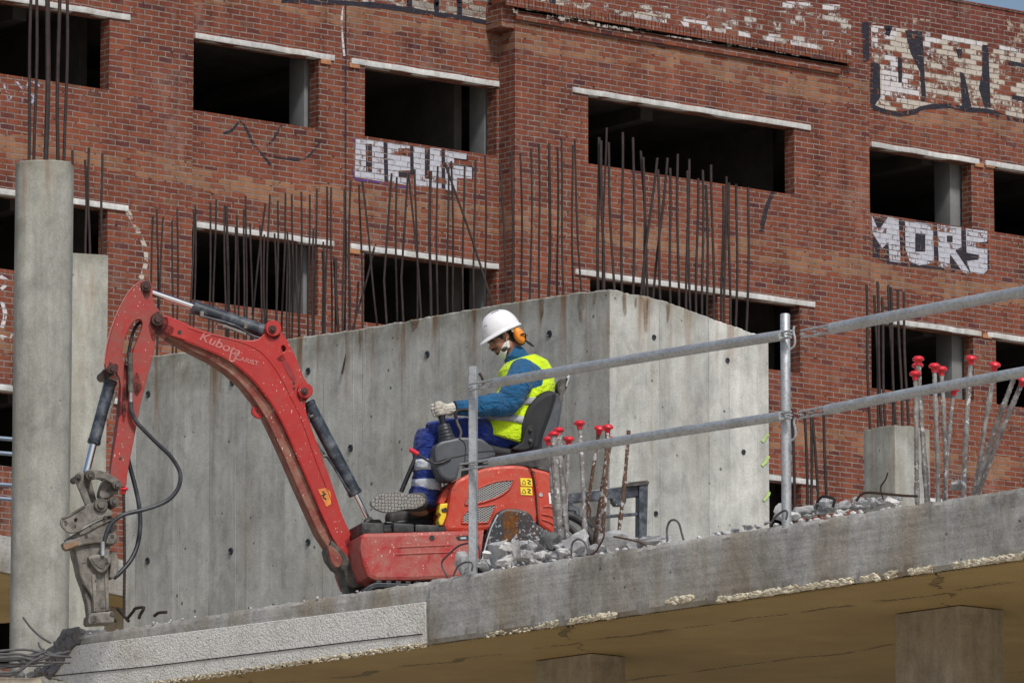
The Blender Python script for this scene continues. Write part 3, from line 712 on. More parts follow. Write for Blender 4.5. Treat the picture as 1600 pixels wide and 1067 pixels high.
for i in range(NX+1):
    x = XL+(XR-XL)*i/NX
    if i and abs(x) < .006: x = -.0081
    cols.append([bm.verts.new((x+(abs(mnoise.noise(Vector((k*1.7, 0, 0))))*.12 if i == 0 else 0), y, z)) for k, (y, z) in enumerate(prof(x))])
for i in range(NX):
    a, b = cols[i], cols[i+1]; m = len(a)
    for k in range(m): bm.faces.new((a[k], a[(k+1) % m], b[(k+1) % m], b[k]))
bm.faces.new(cols[0][::-1]); bm.faces.new(cols[-1])
mobj('slab_body', bm, M['conc_edge'], slab)
bm = bmesh.new(); box(bm, XL+.15, XR-.1, .05, DEP-.1, zb-.016, zb-.004); mobj('soffit', bm, M['soffit'], slab, smooth=0, label='ochre mesh covered underside')
# white granular panel on the left part of the edge
pts = [(118, 1008), (250, 992), (450, 967), (664, 940), (666, 1004), (560, 1019), (300, 1056), (160, 1078), (78, 1058), (95, 1034)]
plate('edge_panel', pts, +.014, .045, M['wpanel'], slab, FS, bev=.004, label='white granular panel along the slab edge')
bm = bmesh.new(); tube(bm, [FS.l(x, y, .013) for x, y in [(80, 1056), (230, 1041), (420, 1018), (560, 1001), (660, 990)]], .004, 6); mobj('panel_joint', bm, M['ink'], slab)
# cream foam squeezed out along the lower edge
bm = bmesh.new(); rs = random.Random(3)
def foam(x0, x1, n, r, dz=.0):
    for _ in range(n):
        x = rs.uniform(x0, x1); rr = r*rs.uniform(.5, 1.25)
        Mx = Matrix.Translation((x, -.002+rs.uniform(-.008, .012), zb+dz+rs.uniform(-.014, .016))) @ Matrix.Rotation(rs.uniform(-.3, .3), 4, 'Y') @ Matrix.Diagonal((rr*rs.uniform(1.2, 4.2), rr*.7, rr*rs.uniform(.5, 1.3), 1))
        bmesh.ops.create_icosphere(bm, subdivisions=1, radius=1, matrix=Mx)
for a_, b_ in ((1122, 1190), (1195, 1262), (1262, 1330), (1345, 1372), (1385, 1398), (1420, 1455), (1490, 1620)): foam(sx_(a_), sx_(b_), int((b_-a_)*2.6), .009, .012)
foam(sx_(1640), sx_(1600)+3, 200, .009, .012); foam(sx_(835), sx_(872), 60, .008, .01); foam(sx_(890), sx_(962), 170, .010, .012); foam(sx_(1043), sx_(1080), 90, .011, .045); foam(sx_(760), sx_(830), 40, .006)
foam(sx_(200), -.02, 700, .006, -.004)
for v in bm.verts: v.co += Vector((mnoise.noise(v.co*60), mnoise.noise(v.co*60+Vector((3, 1, 2))), mnoise.noise(v.co*60+Vector((9, 1, 2)))))*.008
mobj('edge_foam', bm, M['foam'], slab, kind='stuff', label='cream foam oozing from under the edge', smooth=0)
# broken left end of the slab
def rock(bm, c, r, seed, sq=(1, 1, 1), cuts=2, n=16, amp=.10):
    rr = random.Random(seed); b2 = bmesh.new()
    for _ in range(n):
        d = Vector((rr.gauss(0, 1), rr.gauss(0, 1), rr.gauss(0, 1))).normalized()*rr.uniform(.7, 1.0)
        b2.verts.new(d)
    h = bmesh.ops.convex_hull(b2, input=b2.verts)
    bmesh.ops.delete(b2, geom=[g for g in h['geom_interior'] if isinstance(g, bmesh.types.BMVert)], context='VERTS') if h['geom_interior'] else None
    bmesh.ops.triangulate(b2, faces=b2.faces)
    if cuts: bmesh.ops.subdivide_edges(b2, edges=b2.edges, cuts=cuts, use_grid_fill=True)
    for v in b2.verts:
        o = Vector((seed*3.1, seed*1.7, 0)); v.co *= 1+mnoise.noise(v.co*2.2+o)*amp*1.2+mnoise.noise(v.co*6+o)*amp*.8+mnoise.noise(v.co*14+o)*amp*.35
    me = bpy.data.meshes.new('t'); b2.to_mesh(me); b2.free()
    me.transform(Matrix.Translation(Vector(c)) @ Matrix.Rotation(rr.uniform(0, 6), 4, 'Z') @ Matrix.Diagonal((r*sq[0], r*sq[1], r*sq[2], 1)))
    bm.from_mesh(me); bpy.data.meshes.remove(me)
be = plate('broken_end', [(90, 990), (98, 984), (112, 982), (121, 985), (121, 1000), (110, 1010), (100, 1026), (88, 1046), (76, 1058), (64, 1056), (62, 1040), (70, 1026), (82, 1012)], -.012, .55, M['rock_dk'], slab, FS, bev=.004, label='dark crumbled broken end')
_t = be.modifiers.new('r', 'REMESH'); _t.mode = 'VOXEL'; _t.voxel_size = .010
_m = from_eval(be); be.modifiers.clear(); be.data = _m; _m.materials.clear()
for v in _m.vertices:
    c_ = v.co; v.co = c_+Vector((mnoise.noise(c_*14), mnoise.noise(c_*14+Vector((5, 0, 0))), mnoise.noise(c_*14+Vector((0, 5, 0)))))*.035+Vector((mnoise.noise(c_*45), mnoise.noise(c_*45+Vector((5, 0, 0))), mnoise.noise(c_*45+Vector((0, 5, 0)))))*.012
finish(_m, M['rock_dk'], 30)
bm = bmesh.new()
for i, (px, py, r) in enumerate([(104, 994, .030), (96, 1004, .035), (90, 1016, .03), (84, 1030, .035), (76, 1042, .03), (112, 992, .025), (102, 1012, .03), (92, 1032, .025), (72, 1050, .03), (50, 1056, .05), (30, 1056, .05), (60, 1050, .05)]):
    rock(bm, FS.l(px, py, -.005), r, 50+i)
mobj('broken_lumps', bm, M['rock_dk'], slab, smooth=0, kind='stuff')
# loose crumbs on the slab along the edge
bm = bmesh.new()
for i in range(420):
    u = rs.random(); px = rs.choice([rs.uniform(745, 1040), rs.uniform(1080, 1420), rs.uniform(1080, 1420), rs.uniform(120, 700)])
    x = sx_(px)+rs.uniform(-.05, .05); r = rs.uniform(.006, .022) if px > 740 else rs.uniform(.004, .010)
    Mx = Matrix.Translation((x, rs.uniform(.03, .35), r*.5)) @ Matrix.Rotation(rs.uniform(0, 3), 4, 'X') @ Matrix.Diagonal((r*rs.uniform(.8, 1.6), r, r*.8, 1))
    bmesh.ops.create_icosphere(bm, subdivisions=1, radius=1, matrix=Mx)
for v in bm.verts: v.co += Vector((mnoise.noise(v.co*80), 0, mnoise.noise(v.co*80+Vector((9, 1, 2)))))*.006
cr = mobj('rubble_crumbs', bm, M['rock'], None, fr=FS, smooth=0, kind='stuff', label='small grey concrete crumbs strewn along the slab edge', cat='rubble')
# pillars carrying the slab
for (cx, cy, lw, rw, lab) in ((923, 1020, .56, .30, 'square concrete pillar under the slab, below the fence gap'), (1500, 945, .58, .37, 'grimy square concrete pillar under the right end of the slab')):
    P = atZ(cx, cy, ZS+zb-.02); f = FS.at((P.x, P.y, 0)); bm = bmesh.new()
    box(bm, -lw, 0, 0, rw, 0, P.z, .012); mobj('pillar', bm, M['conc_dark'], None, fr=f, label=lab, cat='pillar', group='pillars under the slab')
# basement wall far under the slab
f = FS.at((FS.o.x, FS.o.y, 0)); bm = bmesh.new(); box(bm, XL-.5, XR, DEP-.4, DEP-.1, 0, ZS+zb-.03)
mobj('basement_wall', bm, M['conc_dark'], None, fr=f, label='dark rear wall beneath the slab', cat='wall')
# lower ledge at far left below the broken end
f = Frame((0, 42.6, 0), (1, 0))
bm = bmesh.new(); P = atY(66, 1058, 42.6); zl = P.z
box(bm, -5, P.x, 0, .3, zl-.45, zl, .02); mobj('concrete_ledge', bm, M['conc_dark'], None, fr=f, label='low concrete ledge at the bottom left under the wires', cat='ledge')
# ================================================================== concrete core wall behind the machine
WC = atY(951, 452, 45.5); FW = Frame(WC, (e2.x-e1.x, e2.y-e1.y)); FWR = Frame(WC, (-(e2.y-e1.y), e2.x-e1.x))
wall_t = empty('concrete_wall', FW, 'tall grey cast concrete corner wall standing behind the excavator', 'concrete wall')
zbot = ZS-WC.z
def rough_wall(name, fr, tops, thick, flip, parent):
    """tops: photo points along the top; wall from there down to the slab"""
    L = [fr.l(x, y, 0) for x, y in tops]; bm = bmesh.new(); n = 260; cols = []
    for i in range(n+1):
        x = L[0].x+(L[-1].x-L[0].x)*i/n; zt = L[0].z
        for a, b in zip(L[:-1], L[1:]):
            if min(a.x, b.x)-1e-6 <= x <= max(a.x, b.x)+1e-6: zt = a.z+(b.z-a.z)*(x-a.x)/(b.x-a.x)
        zt += mnoise.noise(Vector((x*7, 1, 0)))*.012+mnoise.noise(Vector((x*30, 4, 0)))*.007
        seam = 0
        P = [(0, zbot)]+[(mnoise.noise(Vector((x*1.2, t, 3)))*.004, zbot+(zt-zbot)*t) for t in (.25, .5, .75, .92)]+[(.0, zt-.012), (.015, zt), (thick*.5, zt-.045+mnoise.noise(Vector((x*20, 8, 0)))*.010), (thick, zt-.085), (thick, zbot)]
        cols.append([bm.verts.new((x, y, z)) for y, z in P])
    for i in range(n):
        a, b = cols[i], cols[i+1]; m = len(a)
        for k in range(m): bm.faces.new((a[k], a[(k+1) % m], b[(k+1) % m], b[k]))
    bm.faces.new(cols[0][::-1]); bm.faces.new(cols[-1])
    return bm
bm = rough_wall('w', FW, [(197, 583), (240, 556), (300, 548), (370, 540), (470, 526), (560, 514), (700, 489), (800, 472), (900, 457), (951, 452)], .25, 1, wall_t)
mobj('wall_panel', bm, M['conc'], wall_t)
bm = rough_wall('w', FWR, [(951, 452), (1000, 461), (1042, 471), (1092, 490), (1125, 502), (1178, 520), (1199, 528)], .25, 1, wall_t)
sidep = mobj('wall_panel', bm, M['conc'], wall_t, label='sloping topped side of the wall with lime paint marks')
sidep.rotation_euler = (0, 0, FWR.rz-FW.rz); sidep.location = (.005, .004, 0)
def on_side(o):
    o.rotation_euler = (0, 0, FWR.rz-FW.rz); o.location = (.005, .004, 0)
# formwork seams: slim raised fins of cement and tie holes
def seam(fr, x, y0, y1, side=False, mat='conc'):
    a = fr.l(x, y0, 0); b = fr.l(x+(1 if side else 0), y1, 0); bm = bmesh.new()
    pts = [Vector((a.x+(b.x-a.x)*t+mnoise.noise(Vector((t*9, x, 0)))*.004, -.0005, a.z+(b.z-a.z)*t)) for t in [k/24 for k in range(25)]]
    tube(bm, pts, [.0012+.003*abs(mnoise.noise(Vector((t*7, x, 5)))) for t in range(25)], 6); o = mobj('formwork_seam', bm, M['conc'], wall_t)
    if side: on_side(o)
for x, y0, y1 in ((233, 572, 975), (279, 556, 950), (368, 545, 950), (480, 530, 930), (552, 518, 760), (663, 500, 720), (760, 485, 560), (905, 460, 740)): seam(FW, x, y0, y1)
for x, y0, y1 in ((1017, 480, 840), (1138, 520, 825)): seam(FWR, x, y0, y1, True)
def hole(fr, x, y, r=.021, side=False):
    p = fr.l(x, y, 0); bm = bmesh.new()
    pts = [p+Vector((0, -.004, 0)), p+Vector((0, .002, 0))]
    n = 14; ring = [[bm.verts.new(p+Vector((math.cos(6.2832*k/n)*q, yy, math.sin(6.2832*k/n)*q))) for k in range(n)] for q, yy in ((r*1.35, -.0015), (r*1.3, -.008), (r, -.009), (r*.8, -.003))]
    for a, b in zip(ring[:-1], ring[1:]):
        for k in range(n): bm.faces.new((a[k], a[(k+1) % n], b[(k+1) % n], b[k]))
    bm.faces.new(ring[-1]); o = mobj('tie_hole', bm, M['hose'], wall_t)
    if side: on_side(o)
for x, y in ((232, 616), (363, 598), (482, 580), (668, 554), (859, 522), (231, 876), (361, 861), (482, 847), (548, 700)): hole(FW, x, y)
for x, y in ((1020, 527), (1135, 563), (1023, 802), (1160, 706)): hole(FWR, x, y, .014, True)
for pts in ([(1190, 690), (1196, 682), (1200, 678)], [(1189, 727), (1195, 722), (1200, 712)], [(1192, 782), (1198, 775), (1201, 768)]):
    o = stroke(pts, 4.5, 'lime', 0, .006, fr=FWR, parent=wall_t, lab='lime paint mark', name='paint_mark'); on_side(o)
for pts in ([(905, 458), (915, 458), (913, 478), (909, 505), (904, 500), (902, 475)], [(925, 457), (932, 456), (930, 474), (926, 480)], [(560, 516), (566, 515), (566, 545), (562, 560)], [(842, 466), (850, 466), (849, 490), (845, 505)], [(640, 499), (655, 497), (652, 510), (644, 520)], [(737, 484), (745, 483), (743, 500), (740, 505)]):
    plate('rust_stain', pts, -.006, -.0045, M['rust_run'], wall_t, FW, bev=0, ang=0)
for pts in ([(971, 457), (977, 459), (978, 490), (974, 494), (972, 480)], [(1004, 466), (1012, 468), (1011, 490), (1010, 520), (1006, 515)], [(1040, 473), (1046, 475), (1044, 500), (1041, 505)], [(990, 464), (994, 465), (993, 480), (990, 478)]):
    on_side(plate('rust_stain', pts, -.009, -.0075, M['rust_run'], wall_t, FWR, bev=0, ang=0))
def wire(pts, r, mat, lab, cat='wire', group=None, Y=None, fr=None, d=0.0, name='bent_wire', sm=5):
    P = [fr.l(x, y, d) if fr else atY(x, y, Y) for x, y in pts]
    if fr: P = [fr.w(p) for p in P]
    o = P[0].copy(); P = crom([p-o for p in P], sm) if sm else [p-o for p in P]; bm = bmesh.new(); tube(bm, P, r, 8)
    return mobj(name, bm, M[mat], None, fr=Frame(o, (1, 0)), label=lab, cat=cat, group=group)
wire([(756, 600), (753, 590), (749, 583)], .010, 'rebar', 'short rusty hook poking out of the concrete wall by the upper rail', Y=46.0)
# ================================================================== columns
P = atY(67, 250, 46.0); f = Frame((P.x, P.y+.2, 0), (1, 0)); rad = 45.5/ (F/46.6)
bm = bmesh.new(); n = 56; rings = []
hs = [0, P.z-.1, P.z-.012, P.z, P.z]
rs_ = [rad, rad, rad, rad-.012, .02]
zz = [0]+[2.0+k*(P.z-2.1)/30 for k in range(31)]
rings = []
for z in zz+[P.z-.01, P.z]:
    ring = []
    for k in range(n):
        a = 6.28318*k/n; q = rad+mnoise.noise(Vector((math.cos(a)*3, math.sin(a)*3, z*1.5)))*.003
        if z == P.z: q -= .012
        if k == 45: q += .004
        q *= (abs(math.cos(a))**2.7+abs(math.sin(a))**2.7)**(-1/2.7)/1.0
        ring.append(bm.verts.new((math.cos(a)*q, math.sin(a)*q, z-P.z)))
    rings.append(ring)
for a, b in zip(rings[:-1], rings[1:]):
    for k in range(n): bm.faces.new((a[k], a[(k+1) % n], b[(k+1) % n], b[k]))
bm.faces.new(rings[-1]); f.o.z = P.z
mobj('concrete_column', bm, M['conc_col'], None, fr=f, label='tall round concrete column at the left edge with rusty bars on top', cat='column')
COLT = P
P = atY(147, 397, 50.0); f = Frame((P.x, P.y, P.z), (.90, -.44)); bm = bmesh.new()
lw = .17; box(bm, -.28, 0, 0, .3, -P.z, 0, .01)
f = Frame((P.x, P.y, P.z), (math.cos(R(22)), math.sin(R(22)))); bm.free(); bm = bmesh.new()
box(bm, -.19, 0, 0, .33, -P.z, 0, .008)
# a chamfered square column seen on its corner
bm.free(); bm = bmesh.new(); f = Frame((P.x, P.y, P.z), (math.cos(R(20)), math.sin(R(20))))
box(bm, -.22, .12, 0, .34, -P.z, 0, .012)
mobj('concrete_column', bm, M['conc_col'], None, fr=f, label='shorter square concrete column just right of the tall round one', cat='column')
FCOL = Frame((0, 45.995, 0), (1, 0))
P = atY(1398, 663, 47.0); f = Frame((P.x, P.y, P.z), (e2.x-e1.x, e2.y-e1.y)); bm = bmesh.new()
a = FW  # slab direction
x0 = f.l(1349, 664, 0).x
box(bm, x0, 0, 0, .36, ZS-P.z-.3, 0, .01)
bmesh.ops.subdivide_edges(bm, edges=bm.edges, cuts=6, use_grid_fill=True)
for v in bm.verts: v.co.z += mnoise.noise(v.co*9)*.012 if v.co.z > -.02 else 0
mobj('concrete_column', bm, M['conc_col'], None, fr=f, label='short stained concrete column stub behind the capped bars on the right', cat='column')
# rear slab glimpsed at far left
P = atY(0, 835, 62); f = Frame(P, (1.0, 1.75)); bm = bmesh.new()
box(bm, -4, f.l(290, 870, 0).x, 0, 6, -.36, 0, .01)
rsl = empty('rear_slab', f, 'distant concrete floor slab edge glimpsed behind the columns at left', 'concrete slab')
mobj('slab_body', bm, M['conc_edge'], rsl); bm = bmesh.new(); box(bm, -4, f.l(289, 870, 0).x, .04, 5.9, -.38, -.364); mobj('soffit', bm, M['soffit'], rsl, smooth=0)
bm = bmesh.new(); box(bm, f.l(150, 870, 0).x, f.l(285, 870, 0).x, .5, .9, -7, -.385); mobj('pier', bm, M['conc_dark'], rsl)
for i, (y0, yy) in enumerate(((685, 683), (708, 707), (757, 755), (779, 777))):
    wire([(-60, y0-6), (-20, y0-2), (30, y0+2)], .020, 'rail_far', ['uppermost', 'second from the top', 'third from the top', 'lowest'][i]+' of the distant steel rails at the far left edge', cat='rail', group='distant rails at the far left', Y=58, name='steel_rail', sm=0)
# ================================================================== thin rebars
def bar(xt, yt, xb, yb, label, group, fr=None, d=0.0, r=.0085, ext=0.0, mid=None, mat='rebar'):
    T = fr.w(fr.l(xt, yt, d)); B = fr.w(fr.l(xb, yb, d)); m_ = [fr.w(fr.l(mid[0], mid[1], d))] if mid else []
    dirv = (B-(m_[0] if mid else T)).normalized(); P = [T]+m_+[B+dirv*ext]
    base = P[-1].copy(); n = 14
    if not mid:
        Q = []
        ph = random.uniform(0, 9)
        for k in range(n+1):
            t = k/n; p = T.lerp(P[-1], t); wob = math.sin(t*math.pi)*.012*math.sin(ph+t*3)
            Q.append(p+Vector((wob, wob*.5, 0)))
    else: Q = [T, T.lerp(m_[0], .5), m_[0], m_[0].lerp(P[-1], .5), P[-1]]
    bm = bmesh.new(); tube(bm, [q-base for q in Q][::-1], r, 7)
    return mobj('rebar', bm, M[mat], None, fr=Frame(base, (1, 0)), label=label, cat='rebar', group=group)
def wall_top(px):  # photo y of the wall top
    T = [(197, 575), (240, 556), (300, 548), (470, 526), (560, 514), (700, 489), (800, 472), (951, 452), (1000, 461), (1042, 471), (1092, 490), (1125, 502), (1178, 520), (1199, 528)]
    for (a, b), (c, d) in zip(T[:-1], T[1:]):
        if a <= px <= c: return b+(d-b)*(px-a)/(c-a)
    return 560
B1 = [(305.5,321,302),(303,334,298),(329,317,324),(338,312,334),(351,321,352),(354,322,355),(370,336,371),(368,355,369),(381,328,379),(384,306,383),(391,350,393),(406,352,413),(415,318,390),(413,367,415),(422,304,416),(429,365,431),(434,314,433),(446,302,441),(449,362,450),(451,375,454),(456,304,455),(463,382,469),(471,300,467),(484,304,483),(490,357,489),(495,295,492)]
B2 = [(505,378,508),(504,392,506),(511,292,509),(517.5,293,517),(521,400,524),(525,404,528),(538,296,537),(539,300,539),(544,397,546),(548,282,545),(560,440,553),(561,289,565)]
B3 = [(566,284,591),(585,386,552),(620,277,620),(639,275,657),(648,265,651),(673,268,673),(684,260,684),(701,261,701),(705,252,708),(726,260,725),(743,251,742),(758,243,758)]
B4 = [(782,255,789),(799,239,800),(813,240,815),(830,232,828),(842,225,844),(858,224,856),(871,230,872),(877,216,882),(895,227,897),(898,218,909)]
B5 = [(936,215,936),(939,220,942),(948,200,943),(951,223,960),(973,207,973),(989,215,989),(1001,236,1012),(1005,246,1007),(1027,247,1003),(1028,265,1033),(1043,247,1022),(1047,263,1049),(1059,241,1060),(1074,267,1073),(1077,249,1079),(1091,279,1089),(1098,266,1098),(1103,289,1105),(1111,258,1114),(1130,290,1128),(1135,276,1133),(1139,286,1140),(1150,288,1149),(1169,293,1166)]
B0 = [(239,338,229),(245,327,245),(255,339,243),(269,344,268),(277,326,275)]
rg = random.Random(11)
for lst, lab, grp in ((B0, 'thin rusty bar rising behind the excavator boom elbow, left of the lower window', 'thin bars left of the lower window'),
        (B1, 'thin rusty bar rising in front of the lower left window, above the boom', 'thin bars before the lower left window'),
        (B2, 'thin rusty bar rising in front of the brick pier between the two lower left windows', 'thin bars before the brick pier'),
        (B3, 'thin rusty bar rising in front of the lower window beneath the white lettering', 'thin bars beneath the white lettering'),
        (B4, 'thin rusty bar rising in front of the projecting brick corner above the worker', 'thin bars above the worker'),
        (B5, 'thin rusty bar rising from the wall right of its corner, before the wide window', 'thin bars before the wide window')):
    for i, (xt, yt, xb) in enumerate(lst):
        yb = wall_top(xb); dd = rg.choice([.06, .10, .16]); thick = i in (5,) or xt in (936, 939)
        if xb > 955:
            q = FWR.l(xb, yb, 0).x; P = FWR.w(Vector((q, 0, 0))); f = Frame(P, (1, 0)); 
            bar(xt, yt, xb, yb, lab, grp, fr=f, d=dd-.02, ext=.25, r=.0095)
        else:
            q = FW.l(xb, yb, 0).x; P = FW.w(Vector((q, 0, 0))); f = Frame(P, (1, 0))
            bar(xt, yt, xb, yb, lab, grp, fr=f, d=dd+.02, ext=.35, r=.011 if thick else .0077)
def wallf(xb): 
    q = FW.l(xb, wall_top(xb), 0).x; return Frame(FW.w(Vector((q, 0, 0))), (1, 0))
bar(695, 255, 770, 478, 'thin rusty bar leaning far to the right, crossing the others above the worker', 'leaning bars', fr=wallf(770), d=.1, ext=.2)
bar(612, 271, 604, 503, 'thin rusty bar with a slight kink, left of its kinked twin under the white lettering', 'kinked bars', fr=wallf(604), d=.1, ext=.2, mid=(600, 438))
bar(637, 278, 630, 500, 'thin rusty bar with a slight kink, right of its kinked twin under the white lettering', 'kinked bars', fr=wallf(630), d=.12, ext=.2, mid=(627, 435))
fc = Frame((0, 46.15, 0), (1, 0))
for i, (xt, xb, r) in enumerate(((51, 45, .012), (57, 53, .012), (75, 71, .019), (94, 91, .014), (105, 100, .012))):
    bar(xt, -60, xb, 255, 'long dark bar rising from the round column, ' + ['the leftmost of five', 'second from the left of five', 'thickest and middle one of five', 'fourth from the left of five', 'the rightmost of five'][i], 'bars on the round column', fr=fc, r=r, ext=.1)
fc = Frame((0, 50.2, 0), (1, 0))
for i, (xt, yt, xb) in enumerate(((113, 235, 113), (133, 250, 134), (139, 231, 140), (160, 240, 161))):
    bar(xt, yt, xb, 400, 'thin dark bar rising from the square column at left', 'bars on the square column', fr=fc, r=.010, ext=.15)
fc = Frame((0, 47.25, 0), (1, 0))
for xt, yt, xb in ((1354, 445, 1360), (1366, 462, 1372), (1371, 440, 1378), (1378, 465, 1384), (1388, 446, 1395), (1392, 449, 1400), (1403, 453, 1409), (1412, 456, 1420)):
    bar(xt, yt, xb, 662, 'thin dark bar rising from the short column stub on the right', 'bars on the short column stub', fr=fc, r=.0105, ext=.15)
fc = Frame((0, 47.5, 0), (1, 0))
for xt, yt, xb in ((1237, 640, 1241), (1257, 642, 1261), (1267, 645, 1268), (1268, 640, 1279), (1287, 640, 1293)):
    bar(xt, yt, xb, 785, 'thin dark bar just right of the second fence post, behind the rubble', 'bars behind the second fence post', fr=fc, r=.011, ext=.8)
# ================================================================== safety caps on bars
def cap_bm(c, ax, s=1.0):
    bm = bmesh.new(); n = 18
    prof = [(0, .019), (.010, .019), (.011, .019), (.016, .026), (.030, .026), (.038, .034), (.046, .036), (.054, .031), (.060, .018), (.062, 0.001)]
    rot = Vector((0, 0, 1)).rotation_difference(ax).to_matrix(); rings = []
    z0 = -.045
    prof = [(.0, .017), (.018, .018), (.026, .023), (.030, .034), (.038, .036), (.047, .032), (.055, .021), (.058, .002)]
    for z, q in prof:
        rings.append([bm.verts.new(c+rot@Vector((math.cos(6.2832*k/n)*q*s, math.sin(6.2832*k/n)*q*s, z0+z*1.0))) for k in range(n)])
    for a, b in zip(rings[:-1], rings[1:]):
        for k in range(n): bm.faces.new((a[k], a[(k+1) % n], b[(k+1) % n], b[k]))
    bm.faces.new(rings[-1]); bm.faces.new(rings[0][::-1]); return bm
def capped(xt, yt, xb, yb, d, r, label, group, cap=True, mud=True, fr=FS, nm='capped_rebar'):
    T = fr.w(fr.l(xt, yt, d)); B = fr.w(fr.l(xb, yb, d)); ax = (T-B).normalized(); f = Frame(B, (1, 0))
    t = empty(nm, f, label, 'rebar', group); L = (T-B).length; n = int(L/.014); pts = []; rr = []
    ph = random.uniform(0, 9); side = Vector((1, 0, 0))
    for k in range(-12, n+1):
        p = ax*(L*k/n)+side*(math.sin(k/n*2.6+ph)*.008 if k > 0 else math.sin(ph)*.008)
        pts.append(p); q = r*(1+.24*(k % 2)); 
        if mud: q += max(0, mnoise.noise(Vector((k*.12, ph, 0)))*.010)
        rr.append(q)
    bm = bmesh.new(); tube(bm, pts, rr, 9); mobj('bar', bm, M['rebar' if not mud else 'rebar_rust' if 930 < xt < 990 else 'rebar_mud'], t)
    if cap:
        p = pts[-1]; mobj('safety_cap', cap_bm(p+ax*.022, ax, 1.0), M['cap'], t)
    return t
CA = [(867,682,873,842,.30,.019,'muddy thick bar with a red cap, largest of the left cluster beside the excavator'),(859,690,867,838,.42,.010,'bar with a red cap half hidden behind the leftmost muddy bar'),(875,676,886,842,.40,.015,'muddy bar with a higher red cap just right of the leftmost muddy bar'),
      (888,690,886,840,.50,.010,'clean ribbed vertical bar with a red cap in the left cluster'),(907,665,912,836,.35,.012,'straight bar with the highest red cap of the left cluster'),(938,673,914,800,.5,.010,'bar leaning right with a red cap, behind the hooked wire'),
      (950,671,938,858,.30,.012,'rusty splashed bar with a red cap, leaning beside its crossing neighbour'),(955,690,928,856,.36,.012,'rusty splashed bar whose red cap hides behind the lower rail')]
for i, (a, b, c, d_, dd, r, lab) in enumerate(CA): capped(a, b, c, d_, dd, r, lab, 'red capped bars beside the excavator', mud=True)
capped(983, 672, 966, 826, .4, .010, 'splashed bar leaning against the lower rail, right of the left cluster', 'red capped bars beside the excavator', cap=False)
CB = [(1437,565,1446,779,.30,.012,'tall bar with the upper red cap at the left of the right cluster'),(1436,575,1449,779,.42,.011,'bar with a red cap tucked directly behind another at the left of the right cluster'),(1428,588,1435,780,.26,.012,'leftmost and lower bar with a red cap in the right cluster'),
      (1462,576,1464,776,.28,.012,'bar with a red cap in the middle pair, the front one'),(1471,581,1477,774,.38,.011,'bar with a red cap in the middle pair, the rear one'),(1490,612,1478,768,.45,.010,'bar whose red cap hides behind the lower rail on the right'),
      (1517,564,1507,771,.28,.013,'lone straight bar with the highest red cap in the right cluster'),(1552,574,1526,768,.30,.011,'splayed bar with a red cap leaning right'),(1598,597,1530,766,.36,.013,'muddy bar with a red cap splayed furthest to the right')]
for i, (a, b, c, d_, dd, r, lab) in enumerate(CB): capped(a, b, c, d_, dd, r, lab, 'red capped bars on the right')
capped(1586, 590, 1522, 769, .24, .013, 'muddy bar without a cap splayed to the right, crossing another', 'red capped bars on the right', cap=False)
capped(193, 767, 193, 930, 2.6, .010, 'dark thin bar with a small red cap behind the breaker hammer', None, mud=False)
# ================================================================== guard rail
def post(px, yt, yb, square, label):
    B = FS.w(FS.l(px, yb, .06)); T = FS.w(FS.l(px, yt, .06)); H = T.z-B.z; f = Frame(B, (math.cos(R(-14)), math.sin(R(-14)))); t = empty('fence_post', f, label, 'fence post', 'galvanised guard rail')
    bm = bmesh.new()
    if square:
        w_ = .0255; pr = [(-w_, .02), (-w_, -.02), (-w_+.005, -.0255), (w_-.005, -.0255), (w_, -.02), (w_, .02), (w_-.004, .02), (w_-.004, -.018), (-w_+.004, -.018), (-w_+.004, .02)]
        a = [bm.verts.new((x, y, -.06)) for x, y in pr]; b = [bm.verts.new((x, y, H)) for x, y in pr]; m = len(pr)
        for k in range(m): bm.faces.new((a[k], a[(k+1) % m], b[(k+1) % m], b[k]))
        bm.faces.new(b); bm.faces.new(a[::-1])
    else:
        tube(bm, [(0, 0, -.06), (0, 0, H*.5), (0, 0, H-.006), (0, 0, H)], [.030, .030, .030, .026], 20)
    mobj('tube', bm, M['galv'], t)
    if not square:
        for z in (.845, .405):
            bm = bmesh.new(); tube(bm, crom([Vector((.028, .01, z*H-.02)), Vector((.055, .0, z*H)), Vector((.06, 0, z*H+.04)), Vector((.05, 0, z*H+.09)), Vector((.058, 0, z*H+.12))], 4), .007, 7); mobj('hook', bm, M['galv'], t)
    return t
post(739, 573, 893, True, 'flat faced galvanised fence post in front of the worker')
post(1229, 490, 816, False, 'round galvanised fence post standing in the rubble on the right')
